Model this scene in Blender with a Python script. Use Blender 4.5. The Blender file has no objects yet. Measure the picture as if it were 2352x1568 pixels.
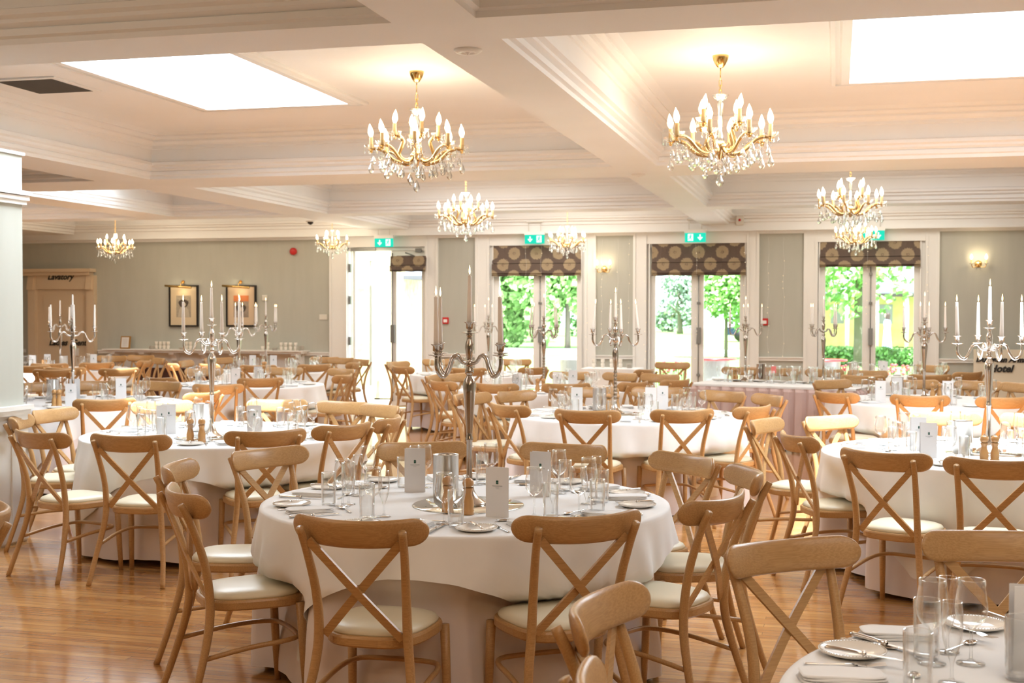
import bpy, math, random
from mathutils import Vector, Matrix
random.seed(7)
PI = math.pi
SC = bpy.context.scene
COL = SC.collection
# ------------------------------------------------------------------ camera
F_PX, CX, CY, YH, TH, ROLL, CAM_H = 2900., 1176., 784., 716., math.radians(14.4), .0018, 1.625
_p = math.atan((CY-YH)/F_PX)
FW = Vector((-math.sin(TH)*math.cos(_p), math.cos(TH)*math.cos(_p), -math.sin(_p)))
RT = Vector((math.cos(TH), math.sin(TH), 0.))
UP = RT.cross(FW)
CR, SR = math.cos(ROLL), math.sin(ROLL)
def ray(x, y):
    a, b = x-CX, -(y-CY)
    return FW*F_PX + RT*(a*CR-b*SR) + UP*(b*CR+a*SR)
def atz(x, y, z):
    d = ray(x, y); t = (z-CAM_H)/d.z
    return Vector((d.x*t, d.y*t, z))
def atY(x, y, Y):
    d = ray(x, y); t = Y/d.y
    return Vector((d.x*t, Y, CAM_H+d.z*t))
def px_of(P):
    P = Vector(P)-Vector((0, 0, CAM_H))
    zc = P.dot(FW)
    a, b = P.dot(RT)*F_PX/zc, P.dot(UP)*F_PX/zc
    return CX+a*CR+b*SR, CY-(b*CR-a*SR)
cam_d = bpy.data.cameras.new('camera')
cam_d.lens = F_PX*36/2352; cam_d.sensor_width = 36
cam_d.clip_end = 400; cam_d.clip_start = .05
cam_d.dof.use_dof = True; cam_d.dof.focus_distance = 5.2; cam_d.dof.aperture_fstop = 6.3
cam = bpy.data.objects.new('camera', cam_d); COL.objects.link(cam)
cx_, cy_ = RT*CR+UP*SR, UP*CR-RT*SR
cam.matrix_world = Matrix(((cx_.x, cy_.x, -FW.x, 0), (cx_.y, cy_.y, -FW.y, 0), (cx_.z, cy_.z, -FW.z, CAM_H), (0, 0, 0, 1)))
SC.camera = cam
# ------------------------------------------------------------------ light and exposure
SC.view_settings.view_transform = 'Standard'; SC.view_settings.look = 'None'
SC.view_settings.gamma = 1; SC.view_settings.use_curve_mapping = False
SC.view_settings.exposure = 0.42
cy = SC.cycles
cy.use_denoising = True; cy.max_bounces = 9; cy.diffuse_bounces = 4; cy.glossy_bounces = 4
cy.transmission_bounces = 4; cy.transparent_max_bounces = 24
cy.caustics_reflective = False; cy.caustics_refractive = False
cy.use_adaptive_sampling = True; cy.adaptive_threshold = .03
cy.sample_clamp_indirect = 6
W = bpy.data.worlds.new('sky'); SC.world = W; W.use_nodes = True
W.node_tree.nodes['Background'].inputs[0].default_value = (.80, .90, 1., 1)
W.node_tree.nodes['Background'].inputs[1].default_value = 3.2
def lamp(kind, name, loc, energy, color=(1, 1, 1), **kw):
    d = bpy.data.lights.new(name, kind); d.energy = energy; d.color = color
    for k, v in kw.items(): setattr(d, k, v)
    o = bpy.data.objects.new(name, d); COL.objects.link(o); o.location = loc
    return o
sun = lamp('SUN', 'sun', (0, 0, 30), 16.0, (.95, .97, 1.), angle=math.radians(.6))
sun.rotation_euler = Vector((-.40, 1.5, -3.5)).to_track_quat('-Z', 'Y').to_euler()
# skylight openings: x0, x1, y0, y1, watts
CEIL = 3.45
SKY = [(-5.45, -4.1, 7.3, 10.28, 125), (.08, 2.7, 7.3, 10.3, 165), (-9.15, -7.85, 13.05, 14.9, 30), (-12.6, -10.6, 13.2, 14.9, 30)]
for i, (a, b, c, d, w) in enumerate(SKY):
    o = lamp('AREA', 'skylight_daylight', ((a+b)/2, (c+d)/2, 3.77), w*1.15, (.80, .91, 1.), shape='RECTANGLE', size=b-a+.1, size_y=d-c+.1)
for i, (x0, x1) in enumerate(((797, 980), (1130, 1338), (1497, 1713), (1882, 2113))):
    P, Q = atY(x0, 716, 20.26), atY(x1, 716, 20.26)
    o = lamp('AREA', 'window_daylight', ((P.x+Q.x)/2, 21.3, 1.35), 55, (.9, .97, 1.), shape='RECTANGLE', size=Q.x-P.x, size_y=2.1)
    o.rotation_euler = (PI/2, 0, PI)
    o.rotation_euler = Vector((0, -1, -.1)).to_track_quat('-Z', 'Y').to_euler()
    o.visible_camera = True
    o.data.cycles.is_portal = True
# fill lamps added below the closed ceiling: first bay, and the two rear rows
for loc, w, sx, sy, c in (((1.3, 2.2, 3.40), 34, 2.6, 2.6, (1., .95, .88)), ((-4.3, 3.2, 3.40), 20, 2.4, 2.6, (1., .95, .88)), ((-4.5, 14.6, 3.42), 58, 2.6, 2.4, (.92, .97, 1.)), ((1.2, 14.6, 3.42), 42, 2.6, 2.4, (.88, .95, 1.)),
                          ((-4.5, 18.5, 3.42), 50, 3.0, 1.6, (1., .96, .90)), ((1.0, 18.5, 3.42), 34, 3.0, 1.6, (1., .96, .88)), ((-10.3, 18.5, 3.42), 27, 3.0, 1.6, (1., .84, .62)), ((-12.2, 14.6, 3.42), 25, 2.6, 2., (1., .90, .76))):
    o = lamp('AREA', 'added_bay_fill', loc, w, c, shape='RECTANGLE', size=sx, size_y=sy)
# ------------------------------------------------------------------ materials
def mat(name, col, rough=.5, metal=0., spec=.5, **kw):
    m = bpy.data.materials.new(name); m.use_nodes = True
    b = m.node_tree.nodes['Principled BSDF']
    b.inputs['Base Color'].default_value = (*col, 1); b.inputs['Roughness'].default_value = rough
    b.inputs['Metallic'].default_value = metal; b.inputs['Specular IOR Level'].default_value = spec
    for k, v in kw.items(): b.inputs[k.replace('_', ' ')].default_value = v
    return m
def nn(m, t, **kw):
    n = m.node_tree.nodes.new(t)
    for k, v in kw.items():
        if hasattr(n, k): setattr(n, k, v)
        else: n.inputs[k.replace('_', ' ')].default_value = v
    return n
def lk(m, a, b): m.node_tree.links.new(a, b)
def noise_col(m, c1, c2, scale, stretch=(1, 1, 1), detail=3, bump=0., coord='Object'):
    b = m.node_tree.nodes['Principled BSDF']
    tc = nn(m, 'ShaderNodeTexCoord'); mp = nn(m, 'ShaderNodeMapping'); mp.inputs['Scale'].default_value = stretch
    no = nn(m, 'ShaderNodeTexNoise'); no.inputs['Scale'].default_value = scale; no.inputs['Detail'].default_value = detail
    cr = nn(m, 'ShaderNodeValToRGB'); cr.color_ramp.elements[0].color = (*c1, 1); cr.color_ramp.elements[1].color = (*c2, 1)
    cr.color_ramp.elements[0].position = .35; cr.color_ramp.elements[1].position = .65
    lk(m, tc.outputs[coord], mp.inputs[0]); lk(m, mp.outputs[0], no.inputs['Vector']); lk(m, no.outputs['Fac'], cr.inputs[0])
    lk(m, cr.outputs[0], b.inputs['Base Color'])
    if bump:
        bp = nn(m, 'ShaderNodeBump'); bp.inputs['Strength'].default_value = bump; bp.inputs['Distance'].default_value = .01
        lk(m, no.outputs['Fac'], bp.inputs['Height']); lk(m, bp.outputs[0], b.inputs['Normal'])
    return m
def emit(name, col, s, sample=False):
    m = bpy.data.materials.new(name); m.use_nodes = True
    m.node_tree.nodes.remove(m.node_tree.nodes['Principled BSDF'])
    e = nn(m, 'ShaderNodeEmission'); e.inputs[0].default_value = (*col, 1); e.inputs[1].default_value = s
    lk(m, e.outputs[0], m.node_tree.nodes['Material Output'].inputs[0])
    m.cycles.emission_sampling = 'AUTO' if sample else 'NONE'
    return m
def glassy(name, tint, refl=.08, edge=.75, rough=.02, power=2., refract=True):
    m = bpy.data.materials.new(name); m.use_nodes = True
    m.node_tree.nodes.remove(m.node_tree.nodes['Principled BSDF'])
    t = nn(m, 'ShaderNodeBsdfTransparent'); t.inputs[0].default_value = (*tint, 1)
    g = nn(m, 'ShaderNodeBsdfGlossy'); g.inputs['Color'].default_value = (1, 1, 1, 1); g.inputs['Roughness'].default_value = rough
    lw = nn(m, 'ShaderNodeLayerWeight'); lw.inputs[0].default_value = .5
    pw = nn(m, 'ShaderNodeMath', operation='POWER'); pw.inputs[1].default_value = power
    mr = nn(m, 'ShaderNodeMapRange'); mr.inputs['To Min'].default_value = 0; mr.inputs['To Max'].default_value = edge
    mx = nn(m, 'ShaderNodeMixShader'); mx2 = nn(m, 'ShaderNodeMixShader'); mx2.inputs[0].default_value = refl
    lk(m, lw.outputs['Facing'], pw.inputs[0]); lk(m, pw.outputs[0], mr.inputs[0]); lk(m, mr.outputs[0], mx.inputs[0])
    r = nn(m, 'ShaderNodeBsdfGlass') if refract else g
    if refract: r.inputs['IOR'].default_value = 1.5; r.inputs['Roughness'].default_value = 0.
    lk(m, t.outputs[0], mx2.inputs[1]); lk(m, g.outputs[0], mx2.inputs[2])
    lk(m, mx2.outputs[0], mx.inputs[1]); lk(m, r.outputs[0], mx.inputs[2])
    lk(m, mx.outputs[0], m.node_tree.nodes['Material Output'].inputs[0])
    return m
M = {}
M['wood'] = noise_col(mat('chair beech', (.5, .3, .15), .36, spec=.4, Coat_Weight=.1, Coat_Roughness=.2), (.42, .238, .095), (.51, .30, .128), 3., (2.2, 95, 75), 2)
M['seat'] = mat('cream vinyl', (.72, .66, .50), .38)
M['cloth'] = noise_col(mat('white linen', (.8, .78, .76), .85, spec=.1, Sheen_Weight=.15), (.80, .795, .79), (.85, .845, .84), 4., detail=4, bump=.12)
M['under'] = noise_col(mat('pink white linen', (.75, .69, .68), .85, spec=.1), (.74, .68, .67), (.80, .73, .715), 3., bump=.1)
M['skirt'] = mat('mauve pleated skirt', (.60, .45, .42), .8, spec=.15)
M['white'] = mat('white gloss paint', (.82, .81, .785), .35)
M['ceil'] = noise_col(mat('ceiling emulsion', (.8, .77, .72), .6), (.82, .815, .80), (.85, .845, .835), 1.2)
M['wall'] = noise_col(mat('grey green wallpaper', (.45, .46, .38), .75), (.455, .455, .40), (.475, .475, .42), 9., (1, 1, .15), 4)
M['black'] = mat('black steel', (.01, .01, .01), .4)
M['steel'] = mat('brushed steel', (.62, .60, .57), .28, 1.)
M['silver'] = mat('silver plate', (.76, .73, .69), .13, 1.)
M['nickel'] = mat('antique nickel', (.52, .47, .42), .14, 1.)
M['brass'] = mat('polished brass', (.85, .58, .22), .16, 1.)
M['gilt'] = mat('gilt glass arm', (.55, .37, .17), .2, .85)
M['glass'] = glassy('clear glass', (.985, .99, .99), .05, 1., 0., 1.6)
M['crystal'] = glassy('cut crystal', (.93, .96, .97), .22, 1., .01, 1.)
M['pane'] = glassy('window glass', (.97, .985, .98), .03, .4, 0., 3., False)
M['candle'] = mat('ivory wax', (.86, .80, .73), .45, Subsurface_Weight=.0)
M['sleeve'] = mat('cream candle sleeve', (.82, .58, .28), .5)
M['flame'] = emit('candle flame', (1., .62, .28), 7.)
M['wick'] = mat('burnt wick', (.03, .02, .02), .8)
M['bulb'] = emit('lit candle bulb', (1., .80, .50), 9.)
M['spark'] = emit('fairy light', (1., .80, .50), 1.6)
M['china'] = mat('cream china', (.80, .76, .70), .15)
M['card'] = mat('menu card', (.80, .78, .77), .6)
M['ink'] = mat('grey ink', (.10, .10, .10), .6)
M['inkblack'] = mat('black paint lettering', (.015, .013, .012), .5)
M['logo'] = mat('green emblem ink', (.008, .075, .05), .6)
M['mill'] = noise_col(mat('pepper mill wood', (.5, .25, .08), .3, Coat_Weight=.4), (.50, .25, .085), (.60, .33, .12), 20., (1, 1, .2))
M['mirror'] = mat('mirror', (.75, .78, .74), .02, 1.)
M['red'] = mat('red plastic', (.55, .02, .02), .35)
M['grey'] = mat('grey metal', (.25, .25, .24), .4, .6)
M['plastic'] = mat('cream plastic', (.70, .67, .60), .4)
M['green'] = emit('exit sign green', (.02, .62, .42), 1.0)
M['exitwhite'] = emit('exit sign white', (.85, 1., .95), 1.2)
M['frameblack'] = mat('black frame', (.012, .01, .01), .3)
M['gold'] = mat('gold frame', (.50, .26, .07), .35, .5)
M['dark'] = noise_col(mat('brown mesh', (.06, .02, .015), .8), (.05, .018, .012), (.09, .03, .02), 60.)
M['vent'] = mat('dark vent', (.035, .028, .022), .7)
M['pinkcard'] = mat('pink card', (.85, .22, .20), .6)
M['crema'] = mat('cup china', (.80, .74, .66), .25)
M['doorp'] = mat('door cream paint', (.66, .52, .36), .45)
M['panelp'] = mat('cream signboard', (.78, .70, .56), .6)
# floor
def floor_mat():
    m = mat('maple strip floor', (.6, .3, .12), .2, Coat_Weight=.5, Coat_Roughness=.09)
    b = m.node_tree.nodes['Principled BSDF']
    tc = nn(m, 'ShaderNodeTexCoord'); br = nn(m, 'ShaderNodeTexBrick')
    br.inputs['Scale'].default_value = 1.; br.inputs['Brick Width'].default_value = .95; br.inputs['Row Height'].default_value = .058
    br.inputs['Mortar Size'].default_value = .0011; br.inputs['Mortar Smooth'].default_value = .3; br.offset = .37; br.offset_frequency = 3
    br.inputs['Color1'].default_value = (.62, .325, .115, 1); br.inputs['Color2'].default_value = (.42, .185, .055, 1)
    br.inputs['Mortar'].default_value = (.16, .065, .02, 1)
    lk(m, tc.outputs['Object'], br.inputs['Vector'])
    mp = nn(m, 'ShaderNodeMapping'); mp.inputs['Scale'].default_value = (1.4, 26, 1)
    no = nn(m, 'ShaderNodeTexNoise'); no.inputs['Scale'].default_value = 2.2; no.inputs['Detail'].default_value = 5
    lk(m, tc.outputs['Object'], mp.inputs[0]); lk(m, mp.outputs[0], no.inputs['Vector'])
    cr = nn(m, 'ShaderNodeValToRGB'); cr.color_ramp.elements[0].position = .3; cr.color_ramp.elements[0].color = (.62, .58, .52, 1)
    cr.color_ramp.elements[1].position = .7; cr.color_ramp.elements[1].color = (1.15, 1.12, 1.08, 1)
    mx = nn(m, 'ShaderNodeMix', data_type='RGBA', blend_type='MULTIPLY'); mx.inputs[0].default_value = .8
    lk(m, no.outputs['Fac'], cr.inputs[0]); lk(m, br.outputs['Color'], mx.inputs[6]); lk(m, cr.outputs[0], mx.inputs[7])
    lk(m, mx.outputs[2], b.inputs['Base Color'])
    bp = nn(m, 'ShaderNodeBump'); bp.inputs['Strength'].default_value = .12; bp.inputs['Distance'].default_value = .004
    lk(m, no.outputs['Fac'], bp.inputs['Height']); lk(m, bp.outputs[0], b.inputs['Normal'])
    return m
M['floor'] = floor_mat()
def blind_mat():
    m = mat('dandelion print fabric', (.1, .07, .06), .85)
    b = m.node_tree.nodes['Principled BSDF']
    tc = nn(m, 'ShaderNodeTexCoord'); mp = nn(m, 'ShaderNodeMapping'); mp.inputs['Rotation'].default_value = (PI/2, 0, 0)
    mp2 = nn(m, 'ShaderNodeMapping'); mp2.inputs['Rotation'].default_value = (0, 0, PI/4)
    vo = nn(m, 'ShaderNodeTexVoronoi', voronoi_dimensions='2D'); vo.inputs['Scale'].default_value = 1/.265; vo.inputs['Randomness'].default_value = 0
    lk(m, tc.outputs['Object'], mp.inputs[0]); lk(m, mp.outputs[0], mp2.inputs[0]); lk(m, mp2.outputs[0], vo.inputs['Vector'])
    no = nn(m, 'ShaderNodeTexNoise'); no.inputs['Scale'].default_value = 55; lk(m, tc.outputs['Object'], no.inputs['Vector'])
    ad = nn(m, 'ShaderNodeMath', operation='MULTIPLY_ADD'); ad.inputs[1].default_value = .22; lk(m, no.outputs['Fac'], ad.inputs[0]); lk(m, vo.outputs['Distance'], ad.inputs[2])
    cr = nn(m, 'ShaderNodeValToRGB'); e = cr.color_ramp.elements
    e[0].position = .0; e[0].color = (.36, .27, .17, 1); e[1].position = .50; e[1].color = (.125, .088, .07, 1)
    for pos, c in ((.14, (.34, .25, .16)), (.17, (.14, .10, .075)), (.21, (.34, .26, .165)), (.47, (.36, .275, .175))):
        k = e.new(pos); k.color = (*c, 1)
    lk(m, ad.outputs[0], cr.inputs[0]); lk(m, cr.outputs[0], b.inputs['Base Color'])
    return m
M['blind'] = blind_mat()
# ------------------------------------------------------------------ mesh builder
class MB:
    def __init__(s): s.v = []; s.f = []; s.mi = []; s.sm = []
    def add(s, v, f, mi=0, sm=False):
        o = len(s.v); s.v += [tuple(p) for p in v]; s.f += [tuple(i+o for i in q) for q in f]
        s.mi += [mi]*len(f); s.sm += [sm]*len(f); return s
    def box(s, x0, x1, y0, y1, z0, z1, mi=0):
        v = [(x0, y0, z0), (x1, y0, z0), (x1, y1, z0), (x0, y1, z0), (x0, y0, z1), (x1, y0, z1), (x1, y1, z1), (x0, y1, z1)]
        return s.add(v, [(0, 3, 2, 1), (4, 5, 6, 7), (0, 1, 5, 4), (1, 2, 6, 5), (2, 3, 7, 6), (3, 0, 4, 7)], mi)
    def bbox(s, x0, x1, y0, y1, z0, z1, b=.01, mi=0):      # box with chamfered vertical and top edges
        def ring(i, z): return [(x0+i, y0+b, z), (x0+b, y0+i, z), (x1-b, y0+i, z), (x1-i, y0+b, z), (x1-i, y1-b, z), (x1-b, y1-i, z), (x0+b, y1-i, z), (x0+i, y1-b, z)]
        return s.rings([ring(b*.6, z0), ring(0, z0+b), ring(0, z1-b), ring(b*.6, z1)], True, mi=mi)
    def rings(s, rs, cap=False, mi=0, sm=False, closed=True):
        n = len(rs[0]); v = [p for r in rs for p in r]; f = []
        m = n if closed else n-1
        for i in range(len(rs)-1):
            for j in range(m):
                k = (j+1) % n
                f.append((i*n+j, i*n+k, (i+1)*n+k, (i+1)*n+j))
        if cap: f.append(tuple(reversed(range(n)))); f.append(tuple((len(rs)-1)*n+j for j in range(n)))
        return s.add(v, f, mi, sm)
    def lathe(s, prof, n=16, c=(0, 0, 0), mi=0, cap=False, sm=True, ax=None):
        rs = []
        for r, z in prof:
            rs.append([(c[0]+r*math.cos(2*PI*j/n), c[1]+r*math.sin(2*PI*j/n), c[2]+z) for j in range(n)])
        if ax is not None:
            q = Vector((0, 0, 1)).rotation_difference(Vector(ax)); cc = Vector(c)
            rs = [[tuple(cc+q@(Vector(p)-cc)) for p in r] for r in rs]
        return s.rings(rs, cap, mi, sm)
    def tube(s, pts, rad, n=8, mi=0, cap=True, flat=1., up=None, smooth=0, closed=False):
        P = [Vector(p) for p in pts]
        if not hasattr(rad, '__len__'): rad = [rad]*len(P)
        if smooth: P, rad = spline(P, rad, smooth)
        rs = []; prev = None
        for i, p in enumerate(P):
            t = (P[min(i+1, len(P)-1)]-P[max(i-1, 0)]).normalized()
            if prev is None:
                u = Vector(up) if up else (Vector((0, 0, 1)) if abs(t.z) < .9 else Vector((1, 0, 0)))
            else: u = prev
            a = (u-t*u.dot(t)).normalized(); b = t.cross(a); prev = a
            rs.append([tuple(p+a*(rad[i]*math.cos(2*PI*j/n))+b*(rad[i]*flat*math.sin(2*PI*j/n))) for j in range(n)])
        return s.rings(rs, cap, mi, True)
    def bar(s, p0, p1, w, t, nrm, mi=0):                     # flat bar between two points, wide across nrm x dir
        p0, p1, nrm = Vector(p0), Vector(p1), Vector(nrm); d = (p1-p0).normalized()
        nn_ = (nrm-d*nrm.dot(d)).normalized(); a = d.cross(nn_)*w/2; b = nn_*t/2
        return s.rings([[tuple(p-a-b), tuple(p+a-b), tuple(p+a+b), tuple(p-a+b)] for p in (p0, p1)], True, mi)
    def build(s, name, m, parent=None):
        me = bpy.data.meshes.new(name); me.from_pydata(s.v, [], s.f)
        for x in (m if isinstance(m, (list, tuple)) else [m]): me.materials.append(x)
        me.polygons.foreach_set('material_index', s.mi); me.polygons.foreach_set('use_smooth', s.sm)
        me.update()
        o = bpy.data.objects.new(name, me); COL.objects.link(o)
        if parent: o.parent = parent
        return o
def spline(P, rad, k):
    Q, R = [], []
    for i in range(len(P)-1):
        a, b, c, d = P[max(i-1, 0)], P[i], P[i+1], P[min(i+2, len(P)-1)]
        for j in range(k):
            t = j/k
            Q.append(.5*((2*b)+(c-a)*t+(2*a-5*b+4*c-d)*t*t+(3*b-a-3*c+d)*t**3))
            R.append(rad[i]*(1-t)+rad[i+1]*t)
    Q.append(P[-1]); R.append(rad[-1]); return Q, R
def tag(o, label, cat, group=None, kind=None):
    if label: o['label'] = label
    if cat: o['category'] = cat
    if group: o['group'] = group
    if kind: o['kind'] = kind
    return o
def empty(name, loc=(0, 0, 0), rz=0., label=None, cat=None, group=None):
    o = bpy.data.objects.new(name, None); COL.objects.link(o); o.location = loc; o.rotation_euler = (0, 0, rz)
    o.empty_display_size = .05
    return tag(o, label, cat, group)
KIDS = {}
def kids(o):
    if o.name not in KIDS: KIDS[o.name] = list(o.children)
    return KIDS[o.name]
def copy_tree(o, parent=None):
    c = o.copy(); COL.objects.link(c)
    if parent: c.parent = parent
    for ch in kids(o): copy_tree(ch, c)
    return c
class Proto:                                                  # first use hands out the prototype, later uses copies
    def __init__(s, o): s.o = o; s.used = False; s.all(o)
    def all(s, o):
        for c in kids(o): s.all(c)
    def put(s, loc, rz=0., label=None, group=None, rot=None, scale=None):
        if s.used: o = copy_tree(s.o)
        else: o = s.o; s.used = True
        o.location = loc; o.rotation_euler = rot if rot else (0, 0, rz)
        if scale: o.scale = (scale,)*3
        if label: o['label'] = label
        if group: o['group'] = group
        return o
def struct(mb, name, m): return tag(mb.build(name, m), None, None, None, 'structure')
def text_mesh(txt, size, m, name='lettering', parent=None, shear=0., extrude=.001, offset=0., align='CENTER'):
    cu = bpy.data.curves.new('t', 'FONT'); cu.body = txt; cu.size = size; cu.shear = shear; cu.extrude = extrude; cu.offset = offset
    cu.align_x = align; cu.align_y = 'CENTER'; cu.resolution_u = 3
    ob = bpy.data.objects.new('t', cu); COL.objects.link(ob)
    dg = bpy.context.evaluated_depsgraph_get(); dg.update()
    me = bpy.data.meshes.new_from_object(ob.evaluated_get(dg)); bpy.data.objects.remove(ob)
    me.materials.clear(); me.materials.append(m); me.name = name
    o = bpy.data.objects.new(name, me); COL.objects.link(o)
    if parent: o.parent = parent
    o.rotation_euler = (PI/2, 0, 0)
    return o
def smooth(a, b, x):
    t = max(0., min(1., (x-a)/(b-a))); return t*t*(3-2*t)
# ------------------------------------------------------------------ room shell
WY = 20.26                      # inner face of the window wall
SOF = 3.0
X_L, X_R, Y_N = -15.0, 4.6, -4.0
struct(MB().box(X_L, X_R, Y_N, WY+.3, -.1, 0), 'floor', M['floor'])
def wx(px): return atY(px, 716, WY).x
OPEN = [(793, 983), (1121, 1348), (1480, 1720), (1872, 2130)]
HEAD = 2.72
mb = MB(); xs = [X_L]+[wx(v) for p in OPEN for v in p]+[X_R]
for i in range(0, len(xs), 2): mb.box(xs[i], xs[i+1], WY, WY+.3, 0, 3.6)
for a, b in OPEN: mb.box(wx(a), wx(b), WY, WY+.3, HEAD, 3.6)
struct(mb, 'wall_back', M['wall'])
struct(MB().box(X_L-.2, X_L, Y_N, WY+.3, 0, 3.6), 'wall_far_left', M['wall'])
struct(MB().box(X_R, X_R+.2, Y_N, WY+.3, 0, 3.6), 'wall_right', M['wall'])
struct(MB().box(X_L, X_R, Y_N-.2, Y_N, 0, 3.6), 'wall_front', M['wall'])
# projecting left wall beside the first tables
WLX, WLY = -5.55, 7.76
struct(MB().box(WLX-.35, WLX, Y_N, WLY, 0, 2.72), 'wall_left', M['wall'])
mb = MB(); mb.box(WLX-.36, WLX+.015, Y_N, WLY+.015, 2.715, 2.735)
for dz, dd in ((2.37, .022), (2.40, .036), (2.435, .05)): mb.box(WLX-.35-dd, WLX+dd, Y_N, WLY+dd, dz, dz+.03)
for dz, dd, h in ((.87, .02, .03), (.90, .035, .035), (.935, .05, .03)): mb.box(WLX-.35-dd, WLX+dd, Y_N, WLY+dd, dz, dz+h)
struct(mb, 'trim_1', M['white'])
mb = MB(); mb.box(WLX-.36, WLX+.012, Y_N, WLY+.012, 0, .87)
mb.box(WLX, WLX+.025, Y_N, WLY+.02, .02, .14); mb.box(WLX, WLX+.022, Y_N, WLY+.02, .80, .87); mb.box(WLX, WLX+.022, WLY-.16, WLY+.02, .14, .80); mb.box(WLX, WLX+.022, WLY-1.6, WLY-1.45, .14, .80)
struct(mb, 'baseboard_left', M['white'])
# beams and coffers
YB = [(5.72, 6.18), (11.87, 12.77), (16.62, 17.1), (20.08, WY)]
LX = [(-7.6, -6.96), (-2.06, -1.65), (3.6, X_R)]
COFF = []
for (y0, y1), rows in (((-1.2, 5.72), 0), ((6.18, 11.87), 1), ((12.77, 16.62), 2), ((17.1, 20.08), 3)):
    cols = [(-6.96, -2.06), (-1.65, 3.6)]
    if rows == 3: cols += [(-13.3, -7.6)]
    else: cols += [(-9.35, -7.6), (-14.2, -9.95)]
    for a, b in cols: COFF.append((a, b, y0, y1))
PROF = [(-.02, 3.001), (.004, 3.0), (.004, 3.03), (.03, 3.04), (.03, 3.075), (.022, 3.08), (.055, 3.10), (.055, 3.12), (.085, 3.135), (.085, 3.165), (.06, 3.175), (.06, 3.30),
        (.075, 3.305), (.075, 3.335), (.10, 3.345), (.125, 3.37), (.125, 3.388), (.15, 3.392), (.18, 3.415), (.18, 3.428), (.205, 3.432), (.24, 3.445), (.25, CEIL)]
for i, (a, b, c, d) in enumerate(COFF):
    mb = MB()
    k = .45 if b-a < 2 else 1
    mb.rings([[(a+q*k, c+q, z), (a+q*k, d-q, z), (b-q*k, d-q, z), (b-q*k, c+q, z)] for q, z in PROF])
    struct(mb, 'trim_%d' % (i+2), M['ceil'])
def pieces(x0, x1, holes):     # split an interval around holes
    r = [(x0, x1)]
    for a, b in holes:
        n = []
        for p, q in r:
            if b <= p or a >= q: n.append((p, q)); continue
            if a > p: n.append((p, a))
            if b < q: n.append((b, q))
        r = n
    return r
# soffit grid: transverse beams full width, longitudinal beams between them
mb = MB()
for y0, y1 in YB: mb.box(X_L, X_R, y0, y1, SOF if y1 < WY else 2.925, 3.7)
mb.box(X_L, X_R, Y_N, -1.2, SOF, 3.7)
for a, b, c, d in ((-7.6, -6.96, Y_N, WY), (-2.06, -1.65, Y_N, WY), (3.6, X_R, Y_N, WY), (-9.95, -9.35, Y_N, 16.62), (X_L, -14.2, Y_N, 16.62), (X_L, -13.3, 17.1, WY)):
    for p, q in pieces(c, d, YB): mb.box(a, b, p, q, SOF, 3.7)
struct(mb, 'ceiling', M['ceil'])
mb = MB()
for a, b, c, d in COFF:
    hs = [s for s in SKY if s[0] > a-.1 and s[1] < b+.1 and s[2] > c-.1 and s[3] < d+.1]
    if not hs: mb.box(a, b, c, d, CEIL, CEIL+.1); continue
    h = hs[0]
    mb.box(a, h[0], c, d, CEIL, CEIL+.1); mb.box(h[1], b, c, d, CEIL, CEIL+.1)
    mb.box(h[0], h[1], c, h[2], CEIL, CEIL+.1); mb.box(h[0], h[1], h[3], d, CEIL, CEIL+.1)
struct(mb, 'ceiling', M['ceil'])
for i, (a, b, c, d, w) in enumerate(SKY):
    mb = MB()
    def fr(o, z): return [(a-o, c-o, z), (a-o, d+o, z), (b+o, d+o, z), (b+o, c-o, z)]
    mb.rings([fr(.13, CEIL), fr(.13, CEIL-.022), fr(.10, CEIL-.03), fr(.10, CEIL-.015), fr(.07, CEIL-.012), fr(.055, CEIL-.03), fr(-.006, CEIL-.03), fr(-.006, 3.76)])
    struct(mb, 'window_%d' % (i+5), M['white'])
# outer roof slab keeps the sun out of the ceiling void
mb = MB()
strips = sorted({X_L-.2, X_R+.2, *[s[0] for s in SKY], *[s[1] for s in SKY]})
for x0, x1 in zip(strips, strips[1:]):
    holes = [(s[2], s[3]) for s in SKY if s[0] < (x0+x1)/2 < s[1]]
    for p, q in pieces(Y_N-.2, WY+.3, holes): mb.box(x0, x1, p, q, 3.7, 3.74)
struct(mb, 'ceiling', M['ceil'])
# window wall joinery
mb = MB()
for a, b in ((760, 797), (979, 1006), (1094, 1124), (1345, 1368), (1456, 1484), (1716, 1742), (1847, 1876), (2126, 2155)):
    mb.box(wx(a), wx(b), WY-.035, WY+.02, 0, 2.925)
    mb.box(wx(a)-.01, wx(a)+.03, WY-.05, WY, 0, 2.925); mb.box(wx(b)-.03, wx(b)+.01, WY-.05, WY, 0, 2.925)
for a, b in ((760, 1006), (1094, 1368), (1456, 1742), (1847, 2155)):
    mb.box(wx(a), wx(b), WY-.034, WY+.02, HEAD, 2.925)
struct(mb, 'trim_20', M['white'])
mb = MB()
for a, b in ((None, 60), (226, 760), (1006, 1094), (1368, 1456), (1742, 1847), (2155, None)):
    x0, x1 = (X_L if a is None else wx(a)), (X_R if b is None else wx(b))
    mb.box(x0, x1, WY-.03, WY, .865, .905); mb.box(x0, x1, WY-.045, WY, .905, .925)
    mb.box(x0, x1, WY-.02, WY, 0, .16)
struct(mb, 'baseboard_back', M['white'])
mb = MB()                       # picture-rail cornice on the window wall
mb.box(X_L, X_R, WY-.20, WY, 2.90, 2.925); mb.box(X_L, X_R, WY-.04, WY, 2.86, 2.90)
struct(mb, 'trim_21', M['ceil'])
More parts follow.
